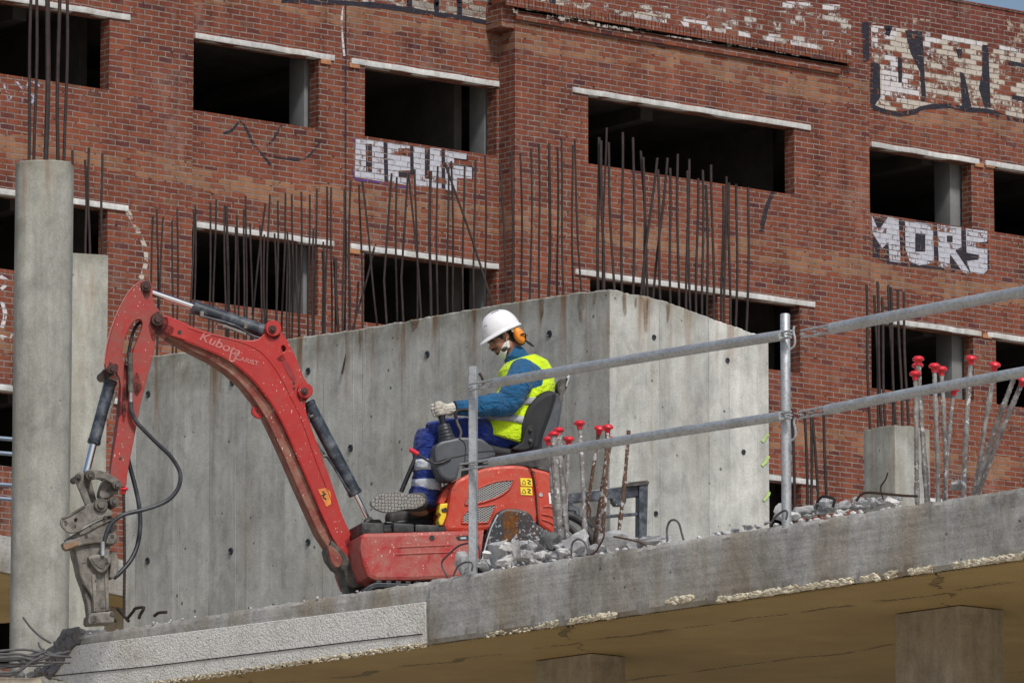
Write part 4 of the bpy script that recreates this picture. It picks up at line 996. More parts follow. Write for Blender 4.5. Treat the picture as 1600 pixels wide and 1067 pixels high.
def rail(pts, r, fork0, fork1, label):
    """pts photo centreline; ends flattened into slotted tongues"""
    dd = .02
    P = [FS.w(FS.l(x, y, dd)) for x, y in pts]; o = P[0].copy(); t = empty('guard_rail', Frame(o, (1, 0)), label, 'rail', 'galvanised guard rail')
    Q = [p-o for p in P]; bm = bmesh.new(); L = Q[-1]-Q[0]; ax = L.normalized(); n = 40
    C = [Q[0].lerp(Q[-1], k/n)+Vector((0, 0, math.sin(math.pi*k/n)*.006)) for k in range(n+1)]
    tube(bm, C, r, 18); mobj('tube', bm, M['galv'], t)
    up = Vector((0, 0, 1)); nv = ax.cross(up).normalized()
    def tongue(c0, s, ln):
        for nm, off in (('tongue', .62), ('tongue', -.62)):
            bm = bmesh.new(); A = c0+up*off*r; Bp = A+ax*s*ln
            tube(bm, [A-ax*s*.05, A+ax*s*.03, Bp], [r*.5, .0105, .009], 8, sq=.8); mobj(nm, bm, M['galv'], t)
        bm = bmesh.new(); A = c0-ax*s*.02; tube(bm, [A, A+ax*s*ln*.28], [r*.8, r*.55], 10, sq=.30); mobj('flattened_end', bm, M['galv'], t)
        bm = bmesh.new(); A = c0+ax*s*ln*.52; tube(bm, [A, A+ax*s*ln*.1], [r*.55, r*.55], 10, sq=.30); mobj('flattened_end', bm, M['galv'], t)
        bm = bmesh.new(); A = c0+ax*s*(ln-.02); tube(bm, [A, A+ax*s*.02], [r*.62, r*.5], 10, sq=.34); mobj('flattened_end', bm, M['galv'], t)
    if fork0: tongue(C[0], -1, fork0)
    if fork1: tongue(C[-1], 1, fork1)
rail([(775, 598), (1222, 524)], .032, .27, .08, 'upper galvanised rail crossing in front of the worker')
rail([(1300, 513), (1760, 427)], .034, .27, 0, 'upper galvanised rail to the right of the round post')
rail([(768, 722), (1222, 650)], .030, .31, .08, 'lower galvanised rail in front of the excavator hood')
rail([(1292, 640), (1760, 552)], .031, .24, 0, 'lower galvanised rail to the right of the round post')
# ================================================================== rubble
rid = [0]
def rk(px, py, r, lab, sq=(1, 1, .8), d=.18, mat='rock', grp='loose rubble by the excavator', seed=None, z=None):
    rid[0] += 1; P = FS.l(px, py, d); rr = r/245.0; zc = max(P.z, rr*sq[2]*.45)
    B = FS.w(Vector((P.x, d, 0))); bm = bmesh.new(); rock(bm, (0, 0, zc), rr, seed or (rid[0]*7+3), sq, cuts=3, n=15, amp=.20)
    mobj('rubble_lump', bm, M[mat], None, fr=Frame(B, (1, 0)), label=lab, cat='rubble', group=grp, smooth=24)
U = 'rough grey lump in the rubble heap beside the excavator'
rk(723, 880, 22, 'pale smooth concrete fragment right behind the flat fence post', (.8, .6, 1.1), .25, seed=31)
rk(778, 866, 31, 'big rough lump at the left of the heap, under the black wheel arch', (1, .8, .85), .22)
rk(806, 858, 25, 'flat pale slab fragment standing on edge in the heap', (.55, .4, 1.25), .16, seed=8)
rk(862, 846, 25, 'dark grey lump in the heap beneath the red rear cover', (1.1, .8, .75), .28, 'rock_dk')
rk(901, 850, 31, 'big bright lump between the red capped bars', (1.05, .8, 1), .22)
rk(964, 844, 31, 'big wedge shaped lump at the foot of the leaning bars, right of the heap', (1.15, .7, 1.05), .24, seed=77)
rk(1022, 844, 23, 'low crumbly lump at the right end of the heap', (1.4, .8, .55), .2)
for px, py, r in ((755, 884, 13), (768, 882, 15), (792, 876, 16), (820, 872, 19), (826, 868, 16), (838, 858, 24), (846, 868, 14), (862, 866, 12), (880, 862, 13), (874, 852, 15), (925, 856, 12), (941, 858, 13), (842, 848, 13), (820, 852, 14), (790, 854, 13), (760, 868, 12), (750, 876, 11), (988, 852, 12), (1003, 850, 9), (778, 888, 10), (833, 878, 9), (896, 868, 9)):
    rk(px, py, r, U, (1.15, .9, .8), random.uniform(.08, .30))
U = 'small grey concrete lump in the rubble heap right of the round fence post'; g2 = 'loose rubble by the round post'
rk(1221, 800, 17, 'pale lump at the foot of the round fence post', (.9, .8, 1.1), .2, grp=g2)
rk(1497, 757, 14, 'lone small lump standing among the red capped bars on the right', (1, .8, 1.1), .30, grp=g2)
rk(1290, 789, 22, 'widest lump in the heap right of the round fence post', (1.4, .9, .7), .3, grp=g2)
for px, py, r in ((1258, 803, 13), (1286, 799, 13), (1312, 795, 13), (1340, 791, 13), (1370, 787, 12), (1396, 783, 11), (1240, 806, 11), (1251, 799, 14), (1266, 796, 15), (1281, 799, 11), (1305, 794, 13), (1321, 790, 14), (1336, 789, 12), (1350, 787, 11), (1340, 782, 12), (1364, 784, 12), (1378, 782, 12), (1392, 781, 10), (1405, 778, 9), (1262, 806, 8), (1230, 811, 8), (1311, 800, 8), (1360, 791, 7), (1150, 828, 8), (1168, 824, 9), (1185, 822, 8), (1128, 832, 7), (1118, 834, 6), (1198, 818, 7)):
    rk(px, py, r, U if px > 1205 else 'low grey crumb on the bare slab edge left of the round post', (1.3, .9, .65), random.uniform(.08, .32), grp=g2 if px > 1205 else 'crumbs on the bare slab edge')
# wire hoops
wire([(893, 868), (893, 855), (896, 846), (904, 842), (912, 846), (917, 855), (920, 867)], .006, 'wire_grey', 'small grey wire hoop at the slab edge between the red capped bars', fr=FS, d=.05, name='wire_hoop')
wire([(1043, 845), (1042, 828), (1046, 815), (1054, 812), (1061, 818), (1065, 832), (1068, 843)], .007, 'wire_grey', 'narrow standing wire hoop alone on the bare slab edge', fr=FS, d=.06, name='wire_hoop')
wire([(708, 900), (716, 884), (728, 878), (738, 880), (737, 892)], .006, 'wire_grey', 'wire hoop curling round the foot of the flat fence post', fr=FS, d=-.01, name='wire_hoop')
wire([(1203, 820), (1212, 807), (1224, 798), (1230, 800), (1228, 812)], .007, 'wire_grey', 'wire hoop curling round the foot of the round fence post', fr=FS, d=.0, name='wire_hoop')
wire([(699, 901), (690, 880), (703, 864), (720, 851), (742, 849), (749, 858), (750, 874)], .006, 'wire_grey', 'pale bent wire in front of the red skirt', fr=FS, d=.12)
wire([(806, 842), (820, 838), (836, 846), (846, 856)], .005, 'wire_grey', 'thin pale wire lying over the lumps under the wheel arch', fr=FS, d=.05)
wire([(915, 781), (922, 795), (923, 810), (935, 826), (944, 834), (938, 850), (928, 864), (916, 866)], .006, 'wire', 'long rusty wire curling down among the red capped bars', fr=FS, d=.1)
wire([(959, 838), (980, 842), (1000, 847), (1010, 853)], .006, 'wire', 'straight rusty wire lying on the wedge shaped lump', fr=FS, d=.03)
wire([(1276, 785), (1284, 776), (1296, 777), (1304, 781), (1301, 792)], .009, 'rebar', 'dark bent bar arching over the rubble right of the round post', fr=FS, d=.12)
wire([(1274, 795), (1277, 788), (1282, 790), (1281, 800)], .011, 'wire_grey', 'small stubby grey hook in the rubble right of the round post', fr=FS, d=.1)
wire([(1338, 782), (1350, 770), (1380, 771), (1410, 774), (1433, 775)], .008, 'wire', 'long rusty bar lying across the rubble to the right cluster', fr=FS, d=.16, sm=3)
wire([(1380, 780), (1376, 762), (1384, 748), (1387, 738)], .005, 'wire', 'thin wire sticking up in front of the column stub', fr=FS, d=.2)
# bent stubs by the hammer
for i, (pts, lab) in enumerate((([(163, 954), (170, 962), (180, 970)], 'short dark bar stub just right of the hammer tip'), ([(183, 950), (192, 960), (201, 970)], 'middle dark bar stub right of the hammer tip'),
        ([(199, 966), (208, 955), (212, 950), (225, 949), (220, 958), (217, 966)], 'dark bent bar loop right of the hammer tip'), ([(241, 962), (248, 957), (260, 956)], 'low dark bar stub lying furthest right of the hammer tip'))):
    wire(pts, .011, 'rebar', lab, cat='rebar', group='bent bar stubs by the hammer', fr=FS, d=.10, name='bar_stub', sm=3)
# tangle of bars by the broken end
rw = random.Random(5)
for i in range(15):
    y0 = rw.uniform(1018, 1050); x1 = rw.uniform(55, 112); y1 = rw.uniform(1012, 1038)
    wire([(-30, y0+rw.uniform(-6, 10)), (x1*.35, y0+rw.uniform(-9, 6)), (x1*.7, (y0+y1)/2+rw.uniform(-5, 5)), (x1, y1)], rw.choice([.007, .009, .012]), 'wire_grey', 'bent grey bar in the tangle at the broken left end of the slab', cat='rebar', group='tangle of bars at the broken end', Y=42.6+rw.uniform(-.2, .3), name='bent_rebar')
wire([(36, 964), (50, 982), (66, 996), (80, 1004)], .008, 'wire_grey', 'thin wire sticking up above the tangle in front of the round column', Y=42.8, cat='rebar', name='bent_rebar')
wire([(60, 1003), (64, 1012), (80, 1022), (96, 1018)], .007, 'wire_grey', 'short crooked wire just above the tangle in front of the round column', Y=42.8, cat='rebar', name='bent_rebar')
# ================================================================== mini excavator
YW = R(15); XO = atY(680, 985, 43.5); XO.z = ZS
FX = Frame(XO, (math.cos(YW), math.sin(YW)))
exc = empty('mini_excavator', FX, 'small red tracked excavator with a breaker hammer working at the slab edge', 'excavator')
def J(px, py, d=0.0): return FX.l(px, py, d)
def Z(pts, ox, oy, s): return [(ox+x/s, oy+y/s) for x, y in pts]
def pin(px, py, r, d0, d1, mat='pin', parent=None, name='pin', hexa=False, lip=True):
    a = J(px, py, d0); b = Vector((a.x, d1, a.z)); bm = bmesh.new(); q = r/228.0
    if lip: tube(bm, [a, a+Vector((0, .008, 0)), b], [q*.9, q, q], 20)
    else: tube(bm, [a, b], q, 20)
    tube(bm, [a+Vector((0, -.014, 0)), a+Vector((0, -.002, 0)), a], [q*.5, q*.56, q*.56], 6)
    return mobj(name, bm, M[mat], parent or exc)
def rodp(a, b, r, mat, parent, name, d, seg=18, ends=True, d2=None):
    A = J(*a, d); B = J(*b, d if d2 is None else d2); ax = (B-A).normalized(); bm = bmesh.new(); q = r/228.0
    if ends: tube(bm, [A, A+ax*.006, A+ax*.03, A+ax*.031, B-ax*.031, B-ax*.03, B-ax*.006, B], [q*.95, q*1.12, q*1.12, q, q, q*1.10, q*1.10, q*.9], seg)
    else: tube(bm, [A, B], q, seg)
    return mobj(name, bm, M[mat], parent)
def cylinder(label, barrel, rod, rb, rr, d, eye=None):
    c = rodp(barrel[0], barrel[1], rb, 'cyl', exc, 'hydraulic_cylinder', d); tag(c, label)
    rodp(rod[0], rod[1], rr, 'chrome', c, 'piston_rod', d, ends=False)
    return c
# --- boom
z2 = (80, 420, 1.906)
boom_o = Z([(318, 168), (322, 148), (334, 138), (352, 142), (378, 152), (405, 165), (430, 176), (480, 192), (540, 207), (590, 213), (618, 208), (636, 190), (648, 172), (662, 166), (678, 172), (690, 192), (708, 220), (732, 270), (748, 312), (764, 342), (771, 362), (768, 382), (757, 400), (764, 440), (790, 512), (815, 580), (845, 664), (868, 736), (892, 786), (912, 826), (918, 852), (906, 872), (884, 862), (862, 838), (842, 808), (820, 762), (790, 690), (760, 620), (728, 545), (700, 480), (668, 418), (632, 366), (590, 318), (540, 278), (492, 252), (440, 230), (396, 212), (360, 200), (330, 188)], *z2)
D0, D1 = -.085, .085
holes = [Z([(686, 232), (693, 228), (699, 236), (696, 246), (689, 246)], *z2)]
boom = plate('boom', boom_o, D0, D1, M['red_boom'], exc, FX, bev=.006, smooth=2, holes=holes)
# underside web with chipped paint: slightly wider band following the lower edge
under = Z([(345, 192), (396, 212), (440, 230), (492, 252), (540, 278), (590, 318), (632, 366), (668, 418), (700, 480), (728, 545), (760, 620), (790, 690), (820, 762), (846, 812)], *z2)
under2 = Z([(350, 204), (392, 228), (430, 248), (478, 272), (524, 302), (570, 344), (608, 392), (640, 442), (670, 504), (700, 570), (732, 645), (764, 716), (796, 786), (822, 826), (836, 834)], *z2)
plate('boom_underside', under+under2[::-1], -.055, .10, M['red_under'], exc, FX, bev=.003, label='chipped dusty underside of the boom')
# weld flange line along both edges
for pts in (Z([(408, 176), (450, 190), (520, 206), (575, 222), (620, 244), (658, 285), (690, 335), (715, 385), (738, 430), (760, 490), (790, 575), (815, 640), (838, 700)], *z2), Z([(396, 214), (440, 232), (492, 254), (540, 280), (590, 321), (632, 369), (668, 421), (700, 483), (728, 548), (760, 623), (790, 693), (816, 752)], *z2)):
    bm = bmesh.new(); tube(bm, crom([J(x, y, D0-.001) for x, y in pts], 3), .0035, 6); mobj('weld_seam', bm, M['red_boom'], boom)
plate('slot', Z([(688, 278), (694, 270), (706, 282), (720, 306), (728, 326), (724, 336), (714, 328), (700, 306)], *z2), D0-.003, D0-.001, m_simple('dark red recess', (.22, .015, .02), .5), boom, FX, bev=0)
plate('hook_eye', Z([(600, 410), (628, 412), (634, 436), (622, 446), (608, 440), (598, 428)], *z2), -.02, .02, M['red_boom'], boom, FX, holes=[Z([(609, 420), (616, 420), (616, 429), (609, 429)], *z2)], bev=.002)
for x, y, r in ((426, 514, 10.5), (476, 611, 10)):
    a = J(x, y, D0); bm = bmesh.new(); tube(bm, [a+Vector((0, -.03, 0)), a+Vector((0, -.026, 0)), a], [r/228*1.1, r/228*1.2, r/228*1.25], 22); mobj('boss', bm, M['red_boom'], boom)
    pin(x, y, r*.62, D0-.04, D1+.03, parent=boom)
for x, y in ((280.5, 519), (459, 599), (459.5, 606.5)):
    a = J(x, y, D0); bm = bmesh.new(); tube(bm, [a+Vector((0, -.003, 0)), a+Vector((0, .0, 0))], .014 if x < 300 else .009, 14); mobj('hole', bm, M['ink'], boom)
# boom foot fork and knuckle
plate('boom_foot', Z([(836, 806), (868, 838), (894, 866), (912, 862), (920, 880), (938, 920), (930, 945), (900, 950), (882, 940), (872, 900), (852, 886), (834, 862), (826, 832)], *z2), -.11, .11, M['ham_dk'], exc, FX, bev=.01)
plate('foot_lug', Z([(826, 822), (850, 838), (868, 866), (858, 888), (840, 880), (828, 850)], *z2), -.125, -.075, M['red_under'], exc, FX, bev=.006, smooth=3)
plate('foot_lug', Z([(893, 836), (914, 836), (922, 856), (916, 890), (902, 892), (890, 860)], *z2), -.13, -.06, M['red_boom'], exc, FX, bev=.008, smooth=3)
plate('swing_post', Z([(868, 872), (898, 876), (930, 930), (985, 935), (985, 1010), (900, 1020), (884, 960)], *z2), -.09, .09, M['black'], exc, FX, bev=.01)
# lettering on the boom
a = R(-19)
text_obj('lettering', 'Kubota', .088, M['decal'], boom, FX, 310, 530, D0-.002, ang=R(-21), sx=1.16, shear=.15)
text_obj('lettering', 'U', .075, M['decal'], boom, FX, 356, 563, D0-.002, ang=R(-14), sx=1.0)
text_obj('lettering', 'CARIST', .044, M['decal'], boom, FX, 367, 561, D0-.002, ang=R(-14), sx=1.15)
plate('warning_label', Z([(794, 656), (818, 652), (832, 664), (834, 700), (820, 708)], *z2), D0-.003, D0-.001, m_simple('worn orange label', (.75, .30, .03), .5, dirt=(.5, .1, .05), dirt_amt=.8, dirt_scale=30), boom, FX, bev=0)
stroke([(504, 767), (507, 772), (505, 776), (510, 780)], 2.2, 'ink', D0, .005, fr=FX, parent=boom, name='label_mark'); stroke([(502, 774), (510, 771)], 1.6, 'ink', D0, .005, fr=FX, parent=boom, name='label_mark')
for x, y in ((560, 842), (571, 884), (747, 838)):
    p = J(x+8, y, -.421); bm = bmesh.new(); tube(bm, [p, p+Vector((0, .012, 0))], .011, 6)
    bm.free()
# --- dipper arm
slot = Z([(262, 150), (270, 156), (271, 172), (262, 200), (248, 232), (240, 262), (236, 286), (222, 284), (212, 262), (213, 236), (221, 204), (234, 174), (248, 156)], *z2)
arm_o = Z([(268, 38), (284, 34), (298, 42), (303, 60), (302, 84), (308, 104), (322, 124), (334, 150), (320, 175), (308, 190), (311, 215), (303, 260), (288, 316), (274, 372), (262, 424), (250, 490), (236, 560), (226, 618), (220, 650), (176, 636), (180, 580), (190, 520), (200, 452), (206, 392), (207, 344), (196, 312), (180, 302), (166, 300), (160, 282), (166, 240), (178, 190), (196, 138), (220, 88), (244, 56)], *z2)
arm = plate('dipper_arm', arm_o, -.10, -.06, M['red_stick'], exc, FX, holes=[slot], bev=.005, smooth=2)
far = [(x-9, y+1) for x, y in arm_o]
plate('arm_side_plate', arm_o, .05, .09, M['red_stick'], exc, FX, holes=[slot], bev=.005, smooth=2, label='far side plate of the dipper arm')
plate('arm_web', Z([(236, 90), (262, 66), (274, 78), (232, 130), (205, 200), (186, 262), (176, 270), (180, 230), (200, 160)], *z2), -.06, .05, M['red_stick'], exc, FX, bev=.002)
plate('arm_box', Z([(280, 330), (262, 424), (250, 490), (236, 560), (226, 612), (180, 600), (190, 520), (200, 452), (208, 370), (212, 330)], *z2), -.058, .048, M['red_stick'], exc, FX, bev=.002)
bm = bmesh.new(); tube(bm, crom([J(x, y, -.102) for x, y in Z([(268, 36), (240, 58), (216, 92), (192, 142), (174, 192), (163, 240), (158, 284)], *z2)], 4), .004, 6); mobj('weld_seam', bm, M['decal'], arm)
pin(228.5, 447, 8.5, -.118, .11, parent=arm); pin(246.5, 499, 10.5, -.128, .12, parent=arm); pin(176, 576.5, 8, -.12, .11, parent=arm); pin(166, 584, 7, -.05, .13, parent=arm)
for x, y in ((188, 716), (185.5, 590)): 
    a_ = J(x, y, -.103); bm = bmesh.new(); tube(bm, [a_, a_+Vector((0, .003, 0))], .009, 10); mobj('hole', bm, M['ink'], arm)
for cx, cy, r_, dd in ((176, 584, 17, -.1035), (199, 560, 15, -.1035), (246, 508, 20, -.1035), (214, 600, 14, -.1035), (186, 640, 10, -.1035), (228, 452, 12, -.1035)):
    plate('grease_stain', [(cx+math.cos(k*.52)*r_*random.uniform(.6, 1.2)*.6, cy+math.sin(k*.52)*r_*random.uniform(.8, 1.5)) for k in range(12)] if cx != 199 else [(195, 556), (203, 556), (200, 620), (194, 660), (190, 640)], dd, dd+.0012, M['grease'], arm, FX, bev=0, smooth=2)
for cx, cy, r_ in ((254, 504, 14), (262, 516, 10), (426, 520, 12), (474, 618, 11), (548, 850, 12), (440, 560, 7)):
    plate('grease_stain', [(cx+math.cos(k*.52)*r_*random.uniform(.5, 1.2), cy+math.sin(k*.52)*r_*random.uniform(.5, 1.2)) for k in range(12)], D0-.0022, D0-.001, M['grease'], boom, FX, bev=0, smooth=2)
# cylinders
c = cylinder('hydraulic cylinder on top of the boom', ((300, 479), (416, 519)), ((236, 457), (303, 480)), 10.5, 5.2, -.01)
bm = bmesh.new(); tube(bm, crom([J(x, y, -.06) for x, y in ((313, 491), (316, 494), (330, 498), (350, 503), (372, 511), (386, 520), (398, 526), (410, 529))], 4), .0085, 8); mobj('pipe', bm, M['cyl'], c)
bm = bmesh.new(); tube(bm, [J(x, y, -.07) for x, y in ((348, 511), (352, 510), (356, 512), (370, 517), (384, 523))], .012, 8); mobj('pipe', bm, M['ham'], c)
for x, y in ((315, 491), (383, 509)):
    bm = bmesh.new(); p = J(x, y, -.055); box(bm, p.x-.012, p.x+.012, -.07, -.03, p.z-.02, p.z+.02, .004); mobj('clamp', bm, M['ham'], c)
pin(426, 514, 7, -.1, .1)
c = cylinder('hydraulic cylinder behind the boom', ((480, 628), (556, 773)), ((555, 771), (576, 813)), 10.5, 4.2, .0)
bm = bmesh.new(); tube(bm, crom([J(x, y, -.05) for x, y in ((482, 645), (484, 668), (494, 692), (508, 710), (522, 730), (538, 757), (546, 768))], 4), .008, 8); mobj('pipe', bm, M['cyl'], c)
bm = bmesh.new(); tube(bm, crom([J(x, y, -.06) for x, y in ((480, 656), (486, 680), (500, 704), (506, 714))], 4), .006, 8); mobj('pipe', bm, M['ham'], c)
for x, y in ((485, 651), (506, 713)):
    bm = bmesh.new(); p = J(x, y, -.06); tube(bm, [p, p+Vector((.02, -.01, .006))], .011, 10); mobj('fitting', bm, M['ham'], c)
bm = bmesh.new(); p = J(576, 814, 0); tube(bm, [p+Vector((0, -.03, 0)), p+Vector((0, .03, 0))], .028, 14); mobj('rod_eye', bm, M['ham_dk'], c)
c = cylinder('hydraulic cylinder beside the dipper arm', ((173, 594), (146, 694)), ((147, 690), (135, 738)), 9.5, 5.6, -.01)
bm = bmesh.new(); tube(bm, [J(x, y, -.02) for x, y in ((180, 612), (176, 630), (172, 640), (168, 655))], .010, 8); mobj('pipe', bm, M['ham'], c)
# --- linkage and quick bracket
z3 = (80, 680, 3.555)
def zp(pts): return Z(pts, *z3)
link1 = plate('tipping_link', zp([(188, 222), (190, 202), (206, 190), (232, 188), (270, 194), (310, 206), (346, 226), (376, 250), (392, 272), (386, 294), (366, 302), (348, 290), (338, 268), (310, 248), (270, 236), (236, 244), (206, 248)]), -.12, -.09, M['ham'], exc, FX, bev=.005, smooth=2)
plate('tipping_link', zp([(158, 232), (176, 212), (196, 208), (226, 214), (268, 200), (300, 212), (338, 238), (360, 268), (372, 290), (350, 300), (330, 280), (296, 256), (250, 240), (196, 246)]), .06, .09, M['ham'], exc, FX, bev=.005, smooth=2)
plate('side_link', zp([(134, 224), (150, 206), (172, 204), (184, 218), (186, 250), (204, 320), (222, 372), (212, 388), (192, 386), (168, 330), (142, 268), (132, 244)]), -.085, -.055, M['ham'], exc, FX, bev=.005, smooth=2)
plate('side_link', zp([(176, 224), (214, 222), (236, 300), (250, 352), (236, 372), (208, 352), (190, 290)]), .02, .055, M['ham'], exc, FX, bev=.005, smooth=2)
plate('arm_end', zp([(332, 180), (400, 180), (392, 250), (374, 310), (330, 342), (290, 350), (268, 330), (282, 272), (300, 240)]), -.058, .05, M['ham'], exc, FX, bev=.005, smooth=2)
for x, y, r, d in ((218, 220, 7.6, -.135), (368, 275, 7.2, -.135), (152, 232, 5, -.10)):
    pin(80+x/3.555, 680+y/3.555, r, d, .09, 'ham_dk')
for x, y, r in ((278, 386, 11), (352, 366, 8)):
    pin(80+x/3.555, 680+y/3.555, r, -.15, .12, 'ham_dk')
ham = plate('breaker_bracket', zp([(50, 486), (54, 464), (70, 454), (100, 446), (150, 420), (186, 396), (206, 380), (250, 372), (300, 392), (334, 420), (346, 444), (300, 452), (250, 470), (190, 500), (156, 534), (120, 544), (90, 536), (62, 512)]), -.13, -.10, M['ham'], exc, FX, bev=.004, smooth=1,
            holes=[zp([(66, 478), (82, 474), (92, 488), (86, 504), (70, 504), (64, 492)]), zp([(128, 462), (142, 458), (148, 470), (138, 484), (128, 478)]), zp([(112, 514), (134, 500), (138, 512), (118, 526)])])
plate('breaker_bracket', zp([(70, 454), (130, 430), (186, 396), (206, 380), (250, 372), (300, 392), (334, 420), (346, 444), (300, 452), (250, 470), (190, 500), (156, 534), (120, 544), (90, 536)]), .07, .10, M['ham'], exc, FX, bev=.004)
plate('bracket_brace', zp([(60, 456), (110, 432), (186, 384), (190, 396), (112, 446), (66, 466)]), -.138, -.096, M['ham_dk'], exc, FX, bev=.003)
hb = plate('breaker_hammer', zp([(96, 566), (150, 534), (250, 480), (320, 446), (348, 452), (362, 480), (364, 540), (368, 588), (352, 604), (330, 610), (322, 700), (318, 800), (322, 900), (326, 974), (234, 984), (230, 900), (210, 860), (180, 822), (160, 770), (144, 690), (130, 626), (100, 618)]), -.095, .08, M['ham'], exc, FX, bev=.012, smooth=1)
plate('hammer_top', zp([(150, 536), (196, 512), (260, 478), (330, 452), (342, 470), (320, 478), (262, 506), (200, 540), (160, 556)]), -.108, -.09, M['ham'], hb, FX, bev=.005)
plate('hammer_flange', zp([(66, 598), (84, 584), (130, 574), (190, 556), (260, 548), (352, 542), (366, 552), (368, 586), (350, 602), (306, 600), (250, 596), (190, 604), (130, 622), (92, 636), (74, 624)]), -.125, -.03, M['ham'], hb, FX, bev=.008, smooth=1)
plate('hammer_rim', zp([(66, 604), (90, 600), (130, 590), (152, 584), (152, 606), (120, 622), (84, 636), (70, 626)]), -.132, -.12, m_simple('rusty cast edge', (.24, .15, .09), .8, bump=.5), hb, FX, bev=.004)
plate('hammer_cup', zp([(206, 674), (260, 660), (322, 668), (336, 690), (320, 730), (296, 758), (270, 762), (246, 740), (222, 706)]), -.135, -.09, M['ham'], hb, FX, bev=.010, smooth=2)
plate('hammer_port', zp([(222, 684), (308, 676), (318, 692), (300, 724), (288, 742), (268, 736), (240, 712)]), -.141, -.133, M['ham_dk'], hb, FX, bev=.004, smooth=1)
plate('side_cover', zp([(318, 650), (344, 640), (366, 660), (376, 710), (372, 760), (350, 790), (322, 784), (330, 720)]), -.07, .06, M['ham'], hb, FX, bev=.012, smooth=2)
plate('hammer_rib', zp([(226, 770), (250, 768), (252, 972), (238, 982)]), -.105, -.09, M['ham'], hb, FX, bev=.005)
plate('hammer_rib', zp([(296, 770), (318, 764), (322, 968), (306, 974)]), -.105, -.09, M['ham'], hb, FX, bev=.005)
plate('side_fin', zp([(172, 830), (196, 852), (222, 900), (234, 982), (208, 1000), (200, 930), (186, 880)]), -.06, .05, M['ham'], hb, FX, bev=.008)
plate('hammer_collar', zp([(206, 1000), (228, 984), (330, 974), (350, 978), (352, 1034), (330, 1042), (214, 1048), (204, 1034)]), -.10, .075, M['ham'], hb, FX, bev=.012, smooth=1)
p = J(80+235/3.555, 680+1018/3.555, -.105); bm = bmesh.new(); tube(bm, [p, p+Vector((0, .02, 0))], .022, 14); mobj('bolt', bm, M['ham_dk'], hb)
p = J(80+340/3.555, 680+992/3.555, -.105); bm = bmesh.new(); tube(bm, [p, p+Vector((0, .02, 0))], .016, 14); mobj('bolt', bm, M['ham_dk'], hb)
p = J(158, 965, 0); bm = bmesh.new(); tube(bm, [p, Vector((p.x, 0, .03)), Vector((p.x, 0, .002))], [.045, .04, .012], 14); mobj('chisel', bm, M['ham_dk'], hb)
for x, y in ((196, 560), (340, 560), (300, 455)):
    p = J(80+x/3.555, 680+y/3.555, -.13); bm = bmesh.new(); tube(bm, [p, p+Vector((0, .02, 0))], .013, 6); mobj('bolt', bm, M['ham_dk'], hb)
# hoses
def hose(pts, r, d, mat='hose', name='hose', ds=None, sm=7, parent=None):
    P = [J(x, y, (ds[i] if ds else d)) for i, (x, y) in enumerate(pts)]; bm = bmesh.new(); tube(bm, crom(P, sm), r, 12); return mobj(name, bm, M[mat], parent or exc)
hose([(204.5, 628), (206, 644), (214, 660), (230, 677), (247, 694), (265, 711), (278, 730), (282, 745), (278, 763), (264, 780), (244, 790), (221, 797), (196, 803), (180, 812), (169, 826), (162, 848)], .0145, -.14)
hose([(199, 713), (206, 740), (213, 768), (218, 795), (219, 822), (215, 850), (206, 872), (192, 890), (178, 903)], .0155, .02, ds=[.06, .06, .05, .04, .03, .02, .0, -.02, -.03])
hose([(112, 858), (114, 872), (120, 886), (128, 896)], .0145, .09)
hose([(228, 500), (216, 506), (208, 520), (203, 540), (201, 552)], .011, 0)
f_ = hose([(203, 552), (203.5, 575), (204, 600), (204.5, 612)], .019, -.135, 'ham_dk', 'hose_fitting', sm=2); hose([(204.4, 612), (204.5, 634)], .012, -.135, 'galv', 'ferrule', sm=1, parent=f_)
hose([(196, 564), (206, 566)], .016, -.12, 'ham_dk', 'elbow_fitting', sm=1)
hose([(160.5, 846), (160.5, 868)], .015, -.145, 'galv', 'ferrule', sm=1)
# --- house: skirt, caps, hood, covers
skirt = plate('skirt', [(564, 836), (570, 832), (660, 830), (758, 827), (753, 876), (742, 901), (708, 904), (640, 907), (587, 907), (574, 901), (566, 880), (562, 855)], -.42, .40, M['red_skirt'], exc, FX, bev=.028, label='scuffed red skirt below the floor')
for pts in ([(618, 855), (660, 853), (708, 851)], [(616, 866), (660, 864), (712, 862)]):
    bm = bmesh.new(); tube(bm, crom([J(x, y, -.4205) for x, y in pts], 4), [.002]+[.006]*7+[.002], 6); mobj('pressed_rib', bm, M['red_skirt'], skirt)
p = J(675, 840, -.422); bm = bmesh.new(); tube(bm, [p, p+Vector((0, .01, 0))], .019, 18); mobj('hole', bm, M['ink'], skirt)
plate('slot', [(712, 839), (716, 837), (745, 836), (748, 840), (745, 843), (716, 844)], -.4225, -.4205, M['ink'], skirt, FX, bev=0)
plate('slot_insert', [(719, 839), (728, 838.5), (729, 841.5), (720, 842)], -.4235, -.4228, M['galv'], skirt, FX, bev=0)
for a_, b_, y0, y1 in ((565, 600, 817, 834), (615, 647, 818, 831), (649, 686, 820, 831)):
    bm = bmesh.new(); A = J(a_, y1, -.40); Bq = J(b_, y0, -.40); box(bm, A.x, Bq.x, -.40, .38, A.z, Bq.z, .010); mobj('rubber_step', bm, M['black'], exc)
plate('step_link', [(600, 820), (616, 819), (616, 829), (600, 829)], -.33, .3, M['black'], exc, FX, bev=.003)
plate('swing_bracket', [(566, 819), (576, 811), (594, 811), (600, 819)], -.15, .12, M['black'], exc, FX, bev=.006)
plate('floor_plate', [(600, 826), (700, 822), (700, 829), (600, 831)], -.35, .35, M['black'], exc, FX, bev=.003)
